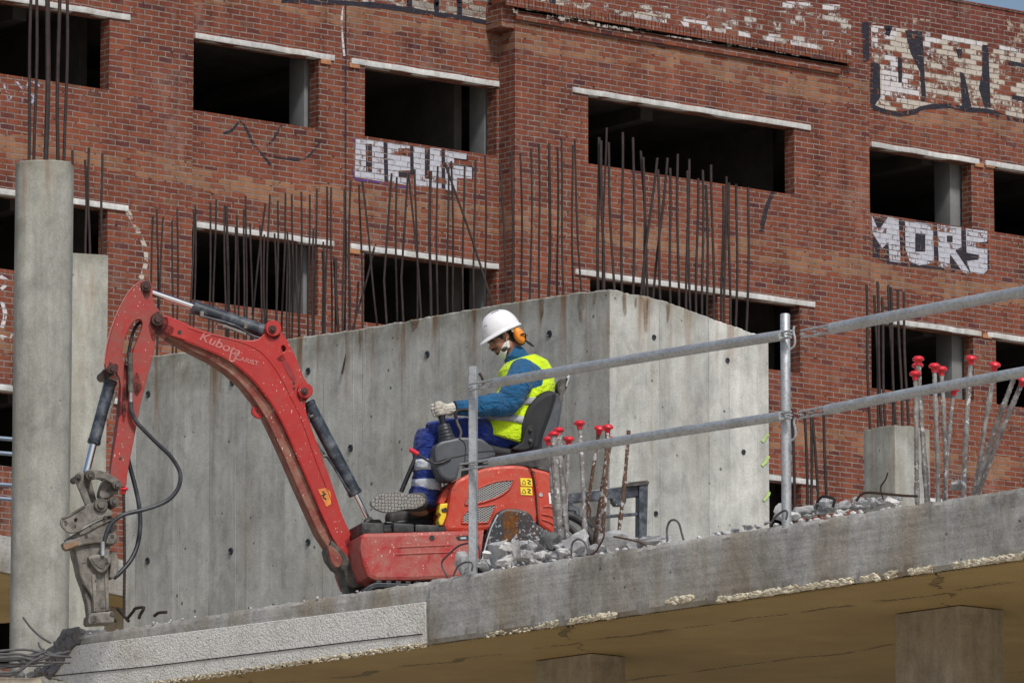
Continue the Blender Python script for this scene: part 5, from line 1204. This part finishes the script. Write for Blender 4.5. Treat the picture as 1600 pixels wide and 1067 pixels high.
hood = plate('engine_hood', [(697, 829), (699, 805), (703, 775), (707, 757), (713, 750), (730, 741), (757, 730), (790, 726.5), (812, 726.5), (826, 730), (832, 738), (836, 760), (839, 782), (838, 822), (764, 828)], -.36, .36, M['red_hood'], exc, FX, bev=.024, smooth=2)
plate('fuel_side', [(706, 768), (706, 752), (690, 772), (685, 785), (692, 790)], -.30, .30, M['red_hood'], exc, FX, bev=.01)
gr1 = plate('grille', [(727, 788), (729, 778), (740, 767), (757, 758), (774, 752.5), (790, 750), (803, 750.5), (797, 763), (786, 772), (774, 778), (756, 784), (742, 787)], -.365, -.361, M['grille'], exc, FX, bev=0, label='upper curved mesh grille')
gr2 = plate('grille', [(722, 817), (723, 806), (730, 797), (744, 792.5), (774, 788), (771, 800), (762, 816), (744, 817)], -.365, -.361, M['grille'], exc, FX, bev=0, label='lower mesh grille')
for pts, g_ in (([(727, 788), (729, 778), (740, 767), (757, 758), (774, 752.5), (790, 750), (803, 750.5), (797, 763), (786, 772), (774, 778), (756, 784), (742, 787), (727, 788)], gr1), ([(722, 817), (723, 806), (730, 797), (744, 792.5), (774, 788), (771, 800), (762, 816), (744, 817), (722, 817)], gr2)):
    bm = bmesh.new(); tube(bm, [J(x, y, -.3655) for x, y in pts], .006, 6); mobj('grille_frame', bm, M['red_hood'], g_)
plate('rear_cover', [(829, 731), (834, 731), (848, 734), (860, 738), (865, 748), (866, 775), (870, 800), (871, 838), (855, 829), (841, 818), (839, 800), (837, 770), (832, 742)], -.37, .37, M['red_hood'], exc, FX, bev=.022, smooth=2, label='orange red rear cover')
hose([(827, 729), (832, 738), (836, 758), (838.5, 782), (840, 806), (842, 820)], .0045, -.372, 'ink', 'seal')
plate('cover_lip', [(838, 731), (850, 729), (862, 733), (866, 739), (850, 735)], -.36, .3, M['black'], exc, FX, bev=.004)
for pts in ([(848, 792), (858, 791), (868, 796)], [(846, 803), (858, 805), (869, 811)], [(846, 811), (858, 815), (868, 821)]):
    bm = bmesh.new(); tube(bm, crom([J(x, y, -.3705) for x, y in pts], 4), [.003]+[.008]*7+[.003], 6); mobj('pressed_rib', bm, M['red_hood'], exc)
p = J(845, 773, -.372); bm = bmesh.new(); tube(bm, [p+Vector((0, -.004, 0)), p+Vector((0, .01, 0))], .013, 16); mobj('lock', bm, M['galv'], exc)
arch = plate('wheel_arch', [(752, 880), (758, 853), (765, 828), (772, 812), (779, 800), (791, 794), (808, 794.5), (822, 798), (831, 804), (836, 814), (844, 821), (860, 830), (870, 838), (872, 860), (868, 884), (800, 900), (756, 900)], -.43, .41, M['black_rust'], exc, FX, bev=.022, smooth=2, label='scratched black rusty counterweight panel')
plate('rust_patch', [(786, 800), (798, 797), (812, 803), (809, 822), (812, 848), (800, 858), (784, 850), (786, 828)], -.4335, -.432, M['rust_patch'], arch, FX, bev=0, smooth=3)
hose([(753, 876), (760, 848), (767, 826), (778, 804)], .006, -.435, 'galv', 'arch_edge')
# stickers
for y0 in (746.5, 760.5):
    s_ = plate('sticker', [(813, y0), (831, y0+.7), (832, y0+13), (814, y0+12.2)], -.365, -.3615, M['sticker'], exc, FX, bev=0, label='yellow warning sticker')
    stroke([(815.5, y0+9.5), (818.5, y0+3.5), (821.5, y0+9.7), (815.5, y0+9.5)], .9, 'ink', -.365, .0015, fr=FX, parent=s_, name='sticker_mark')
    stroke([(824, y0+3), (829, y0+5), (825, y0+8), (829.5, y0+10)], 1.5, 'ink', -.365, .0015, fr=FX, parent=s_, name='sticker_mark')
plate('sticker', [(857, 770), (862.5, 769.5), (864, 786.5), (858.5, 787)], -.375, -.3725, M['white'], exc, FX, bev=0, label='small white sticker')
plate('fluid_bottle', [(688, 787), (699, 785.5), (702, 790), (700, 818), (697, 821), (687, 820), (685, 812), (689, 804), (685.5, 800)], -.32, -.22, M['yellow'], exc, FX, bev=.008, label='yellow plastic bottle by the boots')
plate('bottle_cap', [(690, 795), (697, 792), (700, 797), (696, 800), (691, 799)], -.328, -.318, M['ink'], exc, FX, bev=.002)
hose([(690, 750), (695, 758), (702, 764), (706, 757)], .004, -.3, 'hose', 'cable')
# --- seat and consoles
plate('seat_cushion', [(744, 690), (770, 694), (800, 700), (830, 694), (846, 684), (852, 700), (846, 712), (800, 715), (770, 712), (750, 706)], -.24, .24, M['vinyl'], exc, FX, bev=.03, smooth=2)
plate('seat_back', [(816, 684), (815, 660), (822, 640), (832, 625), (844, 615), (857, 609), (868, 611), (872, 620), (864, 648), (852, 680), (846, 702), (834, 706), (822, 700)], -.25, .25, M['vinyl'], exc, FX, bev=.04, smooth=3)
plate('seat_shell', [(866, 612), (874, 615), (880, 630), (875, 662), (866, 700), (860, 708), (842, 706), (848, 680), (858, 646), (868, 620)], -.24, .24, M['plastic'], exc, FX, bev=.02, smooth=1)
plate('seat_hinge', [(822, 668), (832, 663), (838, 672), (836, 692), (826, 702), (812, 704), (800, 700), (816, 690)], -.275, -.23, M['vinyl'], exc, FX, bev=.012, smooth=2)
pin(829, 671, 3, -.29, -.27, 'ham_dk'); pin(829, 688, 3, -.29, -.27, 'ham_dk')
plate('belt_retractor', [(873, 598), (877, 592), (884, 591), (889, 588), (890, 597), (886, 606), (880, 617), (881, 626), (876, 630), (872, 622)], -.10, .0, M['ham_dk'], exc, FX, bev=.008, smooth=1)
hose([(875, 597), (872, 606), (874, 616)], .008, -.105, 'black', 'belt'); hose([(886, 591), (889, 588), (885, 604)], .007, -.107, 'galv', 'belt_buckle')
plate('seat_base', [(748, 704), (862, 706), (862, 732), (840, 731), (800, 728), (760, 732), (745, 738)], -.22, .24, M['black'], exc, FX, bev=.01)
cons = plate('arm_console', [(679, 706), (681, 696), (690, 689), (704, 686), (720, 682.5), (735, 683), (752, 684.5), (763, 692), (771, 700), (775, 708), (773, 713), (760, 718), (742, 722), (722, 726), (717, 738), (714, 748), (704, 751), (694, 748), (686, 740), (681, 724)], -.40, -.24, M['plastic'], exc, FX, bev=.018, smooth=2, label='grey plastic armrest console')
hose([(680, 722), (700, 716), (720, 712), (745, 706), (774, 704)], .003, -.402, 'ink', 'console_seam')
hose([(717, 684), (727, 695), (726, 722)], .003, -.402, 'ink', 'console_seam')
plate('arm_console', [(690, 700), (700, 690), (740, 690), (760, 700), (756, 716), (716, 724), (700, 740), (690, 730)], .26, .40, M['plastic'], exc, FX, bev=.018, smooth=2, label='far armrest console')
bm = bmesh.new(); B0_ = J(699, 690, -.32); T0_ = J(693, 663, -.32); n = 11
pts = [B0_.lerp(T0_, k/(n-1)) for k in range(n)]; tube(bm, pts, [(.062-.024*k/(n-1))*(1+.09*(k % 2)) for k in range(n)], 18); js = mobj('lever_boot', bm, M['hose'], exc, label='ribbed rubber boot of the joystick')
bm = bmesh.new(); tube(bm, crom([J(693, 665, -.32), J(691, 655, -.32), J(690, 645, -.32), J(688, 635, -.32)], 4), [.022, .02, .02, .02, .022, .022, .024, .024, .022, .022, .02, .018, .012], 14); mobj('joystick', bm, M['vinyl'], exc)
hose([(712, 652), (713, 644), (722, 640), (738, 642), (748, 644)], .013, -.34, 'vinyl', 'wrist_rest'); hose([(712, 650), (715, 662), (720, 674), (719, 684)], .010, -.33, 'ham_dk', 'wrist_rest_arm')
bm = bmesh.new(); tube(bm, crom([J(690, 662, .30), J(688, 648, .30), J(687, 636, .30)], 4), [.016, .016, .016, .018, .02, .02, .02, .016, .012], 12); mobj('joystick', bm, M['vinyl'], exc, label='far joystick')
c = hose([(652, 708), (662, 716), (672, 721), (680, 724), (692, 722), (704, 716)], .008, -.41, 'black', 'control_lever'); hose([(640, 702), (646, 705), (653, 709)], .016, -.41, 'cap', 'lever_grip', parent=c)
c = hose([(627, 768), (637, 744), (650, 714), (657, 698)], .016, .12, 'black', 'travel_lever')
# --- running gear
for s in (-1, 1):
    d0, d1 = (-.43, -.25) if s < 0 else (.25, .43)
    z0, z1 = .002, .285; x0, x1 = -.50, .72; rr = (z1-z0)/2; pts = []
    for k in range(13): a_ = math.pi/2+math.pi*k/12; pts.append((x0+math.cos(a_)*rr, z0+rr+math.sin(a_)*rr))
    for k in range(13): a_ = -math.pi/2+math.pi*k/12; pts.append((x1+math.cos(a_)*rr, z0+rr+math.sin(a_)*rr))
    inner = [(x0+(x-x0)*.98+.0 if False else x*.965, z0+rr+(z-z0-rr)*.78) for x, z in pts]
    tr = plate('rubber_track', pts, d0, d1, M['hose'], exc, FX, holes=[inner], bev=.004, conv=False)
    bm = bmesh.new(); per = crom([Vector((x, 0, z)) for x, z in pts], 2, True)
    for k in range(0, len(per)):
        p = per[k]; c_ = Vector((max(x0, min(x1, p.x)), 0, z0+rr)); o = (p-c_).normalized()
        pass
    L = x1-x0
    for k in range(19):
        x = x0+L*k/18
        box(bm, x-.018, x+.018, d0+.01, d1-.01, z1-.004, z1+.018, .004)
    mobj('track_lug', bm, M['hose'], tr, label='row of rubber lugs')
    for x, q in ((x0, .115), (x1, .115), (x0+.3, .06), (x0+.55, .06), (x0+.8, .06), (x0+1.05, .06)):
        zz_ = z0+rr if q > .1 else z0+.10; bm = bmesh.new(); tube(bm, [(x, d0+.02, zz_), (x, d0+.04, zz_), (x, d1-.04, zz_), (x, d1-.02, zz_)], [q*.8, q, q, q*.8], 20); mobj('roller' if q < .1 else 'sprocket', bm, M['ham_dk'], tr)
bm = bmesh.new(); box(bm, -.45, .55, -.26, .26, .12, .30, .02); tube(bm, [(.03, 0, .28), (.03, 0, .40)], .22, 30); mobj('undercarriage', bm, M['black'], exc)
# rear frame (blade side)
rf = plate('rear_frame', [(886, 771), (946, 762.5), (1000, 757), (1000, 775), (979, 777), (979, 784), (974, 790), (962, 790), (957, 784), (957, 779), (886, 786)], .02, .09, M['cyl'], exc, FX, bev=.006, label='dark steel frame standing out behind the machine')
plate('upright', [(999, 757), (1013, 754.5), (1012, 800), (1010, 860), (998, 860)], .0, .10, M['cyl'], rf, FX, bev=.006)
plate('rubber_lip', [(978, 756), (984, 753), (1012, 750), (1015, 753), (1013, 757), (980, 760)], -.01, .11, M['ham_dk'], rf, FX, bev=.004)
plate('cross_bar', [(920, 806), (999, 800), (999, 804.5), (920, 811)], .03, .07, M['cyl'], rf, FX, bev=.003)
plate('side_bracket', [(888, 784), (896, 784), (896, 789), (906, 794), (907, 804), (901, 804), (900, 798), (888, 796)], .0, .05, M['cyl'], rf, FX, bev=.003)
plate('upright', [(886, 790), (890, 790), (889, 850), (884, 850)], .03, .08, M['cyl'], rf, FX, bev=.003)
hose([(868, 802), (890, 805), (912, 818), (924, 838), (932, 858)], .030, -.05, 'black', 'blade_arm', parent=rf); hose([(870, 815), (888, 822), (903, 838), (908, 858)], .022, -.1, 'black', 'blade_arm', parent=rf)
plate('arm_bracket', [(914, 812), (926, 806), (936, 803), (936, 820), (926, 824)], .0, .08, M['black'], rf, FX, bev=.004)
# ================================================================== the worker
PO = Frame(FX.w(Vector((J(790, 700).x, 0, 0))), (FX.d.x, FX.d.y)); PO.o.z = FX.w(J(790, 700)).z
per = empty('person', PO, 'seated worker in a white hard hat, yellow vest and blue clothes driving the excavator', 'person')
def K(px, py, d=0.0): return PO.l(px, py, d)
S = 228.0
# head frame
HO = K(784, 528, 0); fwd = Vector((-.89, -.06, -.454)).normalized(); sid = Vector((0, 1, 0)); sid = (sid-fwd*sid.dot(fwd)).normalized(); up = sid.cross(fwd); up = up if up.z > 0 else -up
HM = Matrix((fwd, sid, up)).transposed()
def H(f, u, s=0.0): return HO+fwd*f+up*u+sid*s
def hell(bm, f, u, s, rf, ru, rs): ell(bm, H(f, u, s), (rf, rs, ru), HM, 20, 14)
bm = bmesh.new()
hell(bm, -.015, .03, 0, .098, .095, .076); hell(bm, .03, -.035, 0, .062, .080, .060); hell(bm, .056, -.086, 0, .030, .026, .030)
hell(bm, .075, .018, 0, .020, .013, .048); hell(bm, .092, -.012, 0, .013, .030, .010); hell(bm, .106, -.030, 0, .016, .012, .014); hell(bm, .093, -.032, .012, .01, .009, .009); hell(bm, .093, -.032, -.012, .01, .009, .009)
hell(bm, .085, -.058, 0, .013, .008, .022); hell(bm, .083, -.070, 0, .012, .007, .020)
for s in (-1, 1): hell(bm, .058, -.028, s*.040, .026, .024, .020); hell(bm, -.01, -.005, s*.078, .018, .030, .008); hell(bm, .02, -.07, s*.045, .04, .022, .018)
nb = K(806, 566); tube(bm, [H(-.02, -.04), H(-.045, -.10), K(808, 565), K(816, 590)], [.058, .058, .068, .10], 16)
tube(bm, [K(812, 566), K(819, 600), K(808, 640), K(795, 668), K(790, 686)], [.10, .15, .15, .15, .13], 16)
for s in (-1, 1):
    tube(bm, [K(814, 580, s*.12), K(810, 592, s*.20), K(788, 636, s*.24), K(750, 638, s*.26), K(714, 638, s*.29)], [.07, .055, .046, .04, .028], 12)
    ell(bm, K(702, 640, s*.30), (.04, .03, .03))
    tube(bm, [K(795, 684, s*.08), K(735, 676, s*.10), K(676, 684, s*.14), K(672, 730, s*.14), K(668, 790, s*.14)], [.085, .075, .058, .05, .035], 12)
    ell(bm, K(655, 800, s*.14), (.07, .035, .03))
remeshed('body', bm, M['skin'], per, .0075, 2)
# face details
for s in (-1, 1):
    bm = bmesh.new(); hell(bm, .076, -.006, s*.030, .012, .0075, .013); mobj('eye', bm, m_simple('eye', (.10, .08, .07), .3, bump=0), per)
    bm = bmesh.new(); tube(bm, crom([H(.094, .008, s*.012), H(.094, .014, s*.03), H(.078, .010, s*.05)], 4), .005, 6); mobj('eyebrow', bm, M['hair'], per)
bm = bmesh.new(); tube(bm, crom([H(.078, -.056, -.034), H(.098, -.047, -.016), H(.102, -.046, 0), H(.098, -.047, .016), H(.078, -.056, .034)], 4), .0065, 7); mobj('moustache', bm, M['hair'], per)
bm = bmesh.new(); hell(bm, .058, -.086, 0, .0305, .020, .029); hell(bm, .072, -.078, 0, .020, .010, .022); hell(bm, .03, -.075, .042, .035, .024, .024); hell(bm, .03, -.075, -.042, .035, .024, .024); remeshed('beard', bm, m_simple('dark stubble', (.07, .038, .028), .8, scale=40, bump=.4), per, .006, 1)
bm = bmesh.new(); tube(bm, crom([H(.082, -.064, -.022), H(.0965, -.0635, 0), H(.082, -.064, .022)], 4), .0028, 6); mobj('lips', bm, m_simple('lips', (.20, .07, .055), .6), per)
bm = bmesh.new(); hell(bm, -.022, .020, 0, .096, .075, .080); hell(bm, .02, .035, 0, .072, .035, .080); hell(bm, -.05, -.035, 0, .055, .05, .066); remeshed('hair', bm, M['hair'], per, .008, 1)
# mask pulled under the chin
bm = bmesh.new(); n = 20; rings = []
for t in range(7):
    q = t/6; u0 = -.075-.035*q; ring = []
    for k in range(n+1):
        a = math.pi*(k/n-.5)*1.25
        ring.append(bm.verts.new(H(.012+math.cos(a)*(.066-.030*q), u0-.008-.012*math.cos(a)-.012*q+abs(math.sin(a))**2*.045, math.sin(a)*(.066-.012*q))))
    rings.append(ring)
for a, b in zip(rings[:-1], rings[1:]):
    for k in range(n): bm.faces.new((a[k], a[k+1], b[k+1], b[k]))
msk = mobj('face_mask', bm, M['mask'], per, smooth=60); sd_ = msk.modifiers.new('s', 'SOLIDIFY'); sd_.thickness = .006
for s in (-1, 1):
    bm = bmesh.new(); tube(bm, [H(.02, -.065, s*.070), H(-.005, -.01, s*.083), H(-.01, .03, s*.082)], .0018, 5); mobj('mask_strap', bm, M['mask'], per)
# hard hat
HC = (-.022, .038)
def dome(r_, h_, fo=0.0): pass
bm = bmesh.new(); n = 40; rings = []
for t in [k/12 for k in range(13)]:
    a = t*math.pi/2; cr_ = math.cos(a)**.72 if t < 1 else 0.001; zz_ = math.sin(a)**1.05
    ring = []
    for k in range(n):
        b = 2*math.pi*k/n; cf, cs = math.cos(b), math.sin(b)
        ridge = 1+.018*max(0, 1-abs(cs)*7)*(1 if t > .2 else 0)
        ring.append(bm.verts.new(H(HC[0]+cf*.133*cr_*(1.0 if cf > 0 else 1.0), HC[1]+.004+zz_*.142*ridge, cs*.108*cr_)))
    rings.append(ring)
# rim and peak going outward from the first ring
for q, du in ((1.0, -.0), (1.0, -.012)):
    ring = []
    for k in range(n):
        b = 2*math.pi*k/n; cf, cs = math.cos(b), math.sin(b)
        peak = max(0, cf)**2.2
        o = (.006+.040*peak) if du == 0 else (.012+.050*peak)
        ring.append(bm.verts.new(H(HC[0]+cf*(.133+o), HC[1]-.002+du-(.012*peak), cs*(.108+.008+.0*peak))))
    rings.insert(0, ring)
for a, b in zip(rings[:-1], rings[1:]):
    for k in range(n): bm.faces.new((a[k], a[(k+1) % n], b[(k+1) % n], b[k]))
bm.faces.new(rings[-1])
hh = mobj('helmet', bm, M['helmet'], per, smooth=50); s_ = hh.modifiers.new('s', 'SOLIDIFY'); s_.thickness = .005; s_.offset = 1
bm = bmesh.new()
def dome_pt(f, s, lift=.0):
    rr_ = min(.999, math.sqrt((f/.133)**2+(s/.108)**2)); c_ = rr_**(1/.72); a_ = math.acos(c_); return H(HC[0]+f, HC[1]+.004+math.sin(a_)**1.05*.142+lift, s)
for k in range(4):
    p = dome_pt(-.022+k*.014, -.052, .006); q = dome_pt(-.016+k*.014, -.046, .006); tube(bm, [p, q], .004, 6)
mobj('vent_slots', bm, M['ink'], hh)
bm = bmesh.new(); n = 28
ringo = [[H(HC[0]+math.cos(2*math.pi*k/n)*.128, HC[1]-.010-u_, math.sin(2*math.pi*k/n)*.103) for k in range(n)] for u_ in (0, .028)]
vv = [[bm.verts.new(p) for k, p in enumerate(r_) ] for r_ in ringo]
for k in range(n):
    if math.cos(2*math.pi*(k+.5)/n) < -.2: bm.faces.new((vv[0][k], vv[0][(k+1) % n], vv[1][(k+1) % n], vv[1][k]))
bmesh.ops.delete(bm, geom=[v for v in bm.verts if not v.link_faces], context='VERTS')
hb_ = mobj('headband', bm, M['mask'], hh); s_ = hb_.modifiers.new('s', 'SOLIDIFY'); s_.thickness = .004
tx = text_obj('lettering', 'FT', .020, m_simple('blue black ink', (.02, .02, .06), .5), hh, PO, 757.5, 512, -.078, ang=R(25))
# ear defenders
for s in (-1, 1):
    c = H(-.088, -.040, s*.098); ax = Vector((0, 1, 0))
    bm = bmesh.new(); n = 26; rot = HM
    for (r0, r1, d_) in (((.036, .060, 0.0)),): pass
    prof_ = [(.0, .001), (.0, .55), (.006, .8), (.014, .93), (.026, 1.0), (.036, 1.0)]
    rings = []
    for d_, q in prof_: rings.append([bm.verts.new(c+fwd*(math.cos(2*math.pi*k/n)*.037*q)+up*(math.sin(2*math.pi*k/n)*.061*q)+sid*s*(.024-d_)) for k in range(n)])
    for a, b in zip(rings[:-1], rings[1:]):
        for k in range(n): bm.faces.new((a[k], a[(k+1) % n], b[(k+1) % n], b[k]))
    bm.faces.new(rings[0])
    ed = mobj('ear_defender', bm, M['orange'], per, smooth=50)
    bm = bmesh.new(); rings = []
    for d_, q in ((.0, 1.0), (.004, 1.14), (.016, 1.12), (.024, .9)): rings.append([bm.verts.new(c+fwd*(math.cos(2*math.pi*k/n)*.037*q)+up*(math.sin(2*math.pi*k/n)*.061*q)-sid*s*(.010+d_)) for k in range(n)])
    for a, b in zip(rings[:-1], rings[1:]):
        for k in range(n): bm.faces.new((a[k], a[(k+1) % n], b[(k+1) % n], b[k]))
    mobj('cushion', bm, M['vinyl'], ed, smooth=50)
    bm = bmesh.new(); e_ = K(833, 541, -.02)
    P_ = [c+sid*s*.028, c+sid*s*.034-fwd*.03-up*.01, K(822, 533, s*.09)+Vector((0, 0, 0)), K(834, 541, s*.055)]
    tube(bm, crom(P_, 4), .0055, 7); mobj('neckband_arm', bm, M['vinyl'], ed)
# --- jacket: torso and sleeves in one skin
def loft(bm, secs, n=30):
    """secs: (px, py, half length px, half width m, tilt deg)"""
    rings = []
    for (px, py, a, b, tl) in secs:
        c = K(px, py); ca, sa = math.cos(R(tl)), math.sin(R(tl)); ring = []
        for k in range(n):
            th = 2*math.pi*k/n; ex = math.copysign(abs(math.cos(th))**.85, math.cos(th))*a/S; ey = math.copysign(abs(math.sin(th))**.85, math.sin(th))*b
            ring.append(bm.verts.new(c+Vector((ex*ca, ey, ex*sa))))
        rings.append(ring)
    for a, b in zip(rings[:-1], rings[1:]):
        for k in range(n): bm.faces.new((a[k], a[(k+1) % n], b[(k+1) % n], b[k]))
    bm.faces.new(rings[0][::-1]); bm.faces.new(rings[-1]); return rings
tors = [(812, 563, 22, .10, 18), (815, 572, 33, .165, 14), (820, 588, 38, .195, 10), (821, 608, 39, .20, 4), (812, 634, 41, .20, -4), (800, 658, 41, .20, -8), (788, 678, 40, .20, -12), (784, 688, 38, .19, -14)]
bm = bmesh.new(); loft(bm, tors)
tube(bm, crom([K(797, 549), K(804, 556), K(812, 570)], 4), [.072, .074, .076, .08, .084, .088, .09, .1, .11], 18)   # stand collar
def fold_tube(bm, pts, rad, sd, seg=20, amp=.006):
    P = crom(pts, 7); n_ = len(P); m_ = len(rad); rr = []
    for i in range(n_):
        t = i/(n_-1)*(m_-1); k = min(int(t), m_-2); f_ = t-k; rr.append(rad[k]*(1-f_)+rad[k+1]*f_+mnoise.noise(Vector((i*.55, sd, 0)))*amp)
    tube(bm, P, rr, seg)
for s in (-1, 1):
    fold_tube(bm, [K(818, 577, s*.13), K(813, 592, s*.215), K(803, 612, s*.25), K(790, 631, s*.262), K(764, 633, s*.275), K(738, 637, s*.28), K(712, 637, s*.30)], [.095, .100, .096, .088, .078, .064, .047], s*3.3, amp=.010)
jk = remeshed('jacket', bm, M['jacket'], per, .009, 3)
mcf = m_cloth('dark teal ribbing', (.01, .07, .17), .5)
for s in (-1, 1):
    bm = bmesh.new(); tube(bm, [K(716, 637, s*.297), K(710, 637, s*.302)], .047, 18); mobj('cuff', bm, mcf, jk, smooth=50)
# --- vest over the torso, open at the arm
bm = bmesh.new()
V = [(812, 561, 25, .125, 18), (817, 572, 39, .165, 14), (822, 588, 44, .185, 10), (822, 608, 45, .195, 4), (812, 634, 46, .222, -4), (799, 658, 47, .232, -8), (786, 680, 45, .232, -12), (780, 692, 42, .225, -14)]
loft(bm, V, 40); vs_ = remeshed('safety_vest', bm, M['vest'], per, .009, 3)
def band(secs, name, mat, parent):
    bm = bmesh.new(); r_ = []
    n = 40
    for (px, py, a, b, tl) in secs:
        c = K(px, py); ca, sa = math.cos(R(tl)), math.sin(R(tl))
        r_.append([bm.verts.new(c+Vector((math.copysign(abs(math.cos(2*math.pi*k/n))**.85, math.cos(2*math.pi*k/n))*a/S*ca, math.copysign(abs(math.sin(2*math.pi*k/n))**.85, math.sin(2*math.pi*k/n))*b, math.cos(2*math.pi*k/n)*a/S*sa+math.sin(k*.9)*.003))) for k in range(n)])
    for k in range(n): bm.faces.new((r_[0][k], r_[0][(k+1) % n], r_[1][(k+1) % n], r_[1][k]))
    o = mobj(name, bm, M[mat], parent, smooth=60); s_ = o.modifiers.new('s', 'SOLIDIFY'); s_.thickness = .004; s_.offset = 1; return o
band([(815, 629, 46.5, .222, 8), (812, 640, 46.8, .228, 8)], 'reflective_band', 'reflect', vs_)
band([(794, 657, 47.5, .235, -9), (791, 668, 47.2, .237, -9)], 'reflective_band', 'reflect', vs_)
# --- trousers
bm = bmesh.new(); loft(bm, [(792, 676, 38, .18, -10), (788, 688, 38, .19, -10), (788, 700, 34, .18, -8)])
for s in (-1, 1):
    dx_ = 0 if s < 0 else -6
    fold_tube(bm, [K(792, 684, s*.09), K(745, 676, s*.11), K(704, 674, s*.13), K(676+dx_, 680, s*.14)], [.105, .100, .092, .088], s*7.1, amp=.008)
    fold_tube(bm, [K(676+dx_, 676, s*.14), K(670+dx_, 695, s*.145), K(669+dx_, 725, s*.15), K(668+dx_, 755, s*.15), K(664+dx_, 776, s*.15), K(662+dx_, 790, s*.15)], [.082, .084, .080, .080, .092, .094], s*9.1, amp=.010)
tro = remeshed('trousers', bm, M['trousers'], per, .009, 3)
for s in (-1, 1):
    dx_ = 0 if s < 0 else -6
    for y0, y1 in ((719, 736), (750, 767)):
        bm = bmesh.new(); rr_ = .0845 if y0 < 740 else .089; P_ = [K(669+dx_, y0+(y1-y0)*t, s*.15) for t in (0, .33, .66, 1)]; tube(bm, P_, [rr_, rr_+.003, rr_+.003, rr_+.001], 26, caps=False)
        o = mobj('reflective_band', bm, M['reflect_l'], tro, smooth=60); s_ = o.modifiers.new('s', 'SOLIDIFY'); s_.thickness = .003
# --- boots: the near one rolled so that its sole faces outward
def boot_outline(cx, cy, a, b, ang, n=44):
    out = []
    for k in range(n):
        th = 2*math.pi*k/n; x = math.cos(th)*a; y = math.sin(th)*b
        y *= 1-.20*math.exp(-((x-a*.25)/(a*.28))**2)+.10*math.exp(-((x+a*.5)/(a*.3))**2)
        x = math.copysign(a*(abs(x)/a)**.9, x)
        out.append((cx+x*math.cos(ang)-y*math.sin(ang), cy+x*math.sin(ang)+y*math.cos(ang)))
    return out
so1 = plate('boot_sole', boot_outline(622, 784, 43, 15.5, R(-3)), -.33, -.30, M['sole'], per, PO, bev=.006, label='pale treaded sole facing the viewer')
bm = bmesh.new(); tube(bm, crom([K(586, 786, -.26), K(600, 786, -.255), K(625, 786, -.25), K(650, 784, -.235), K(662, 783, -.22)], 4), [.02, .045, .052, .054, .054, .052, .05, .05, .052, .056, .06, .062, .064, .066, .066, .064, .06], 18)
ell(bm, K(655, 784, -.22), (.062, .07, .062)); tube(bm, [K(655, 786, -.2), K(662, 776, -.15)], [.06, .062], 14)
b1_ = remeshed('boot', bm, M['boot'], per, .009, 2)
bm = bmesh.new(); tube(bm, crom([K(604, 812, .06), K(618, 810, .07), K(640, 806, .08), K(662, 803, .10), K(680, 804, .12)], 4), [.03, .048, .055, .056, .056, .056, .058, .060, .062, .064, .066, .066, .066, .066, .062, .058, .05], 18); tube(bm, [K(664, 800, .11), K(660, 784, .14)], [.062, .06], 14)
remeshed('boot', bm, M['boot'], per, .009, 2, label='dark dusty boot resting on the floor')
bm = bmesh.new(); 
plate('boot_sole', [(602, 815), (640, 812), (686, 811), (687, 817), (640, 820), (606, 819)], .02, .14, M['hose'], per, PO, bev=.006)
# --- gloves
def hand(s, wx, wy, gx, gy):
    bm = bmesh.new(); d = s*.31; W = K(wx, wy, s*.302); C = K(gx, gy, d)
    tube(bm, [W, W.lerp(C, .35), W.lerp(C, .7)], [.045, .040, .040], 16)
    M3 = Matrix.Rotation(R(25), 3, 'Y'); ell(bm, C+Vector((.028, s*.012, .006)), (.047, .026, .040), M3)
    # four fingers curl over the grip, lowest joint tucked in
    for i in range(4):
        o = Vector((-.010+.002*i, s*.020, .034-.021*i)); ln = (.9, 1.0, .95, .78)[i]
        p0 = C+o+Vector((.012, 0, 0)); p1 = p0+Vector((-.030*ln, s*.010, .002)); p2 = p1+Vector((-.022*ln, -s*.020, -.008)); p3 = p2+Vector((.004, -s*.024*ln, -.010))
        tube(bm, crom([p0, p1, p2, p3], 4), [.0125]*5+[.012]*4+[.011]*3+[.008], 10)
        ell(bm, p1, (.0125, .0125, .0125))
    t0 = C+Vector((.022, s*.0, .030)); tube(bm, crom([t0, t0+Vector((-.018, -s*.016, .014)), t0+Vector((-.042, -s*.022, .010)), t0+Vector((-.058, -s*.018, -.002))], 4), [.016]*5+[.014]*5+[.011]*2+[.008], 10)
    g_ = remeshed('glove', bm, M['glove'], per, .0048, 2)
hand(-1, 709, 638, 690, 641); hand(1, 706, 640, 686, 640)
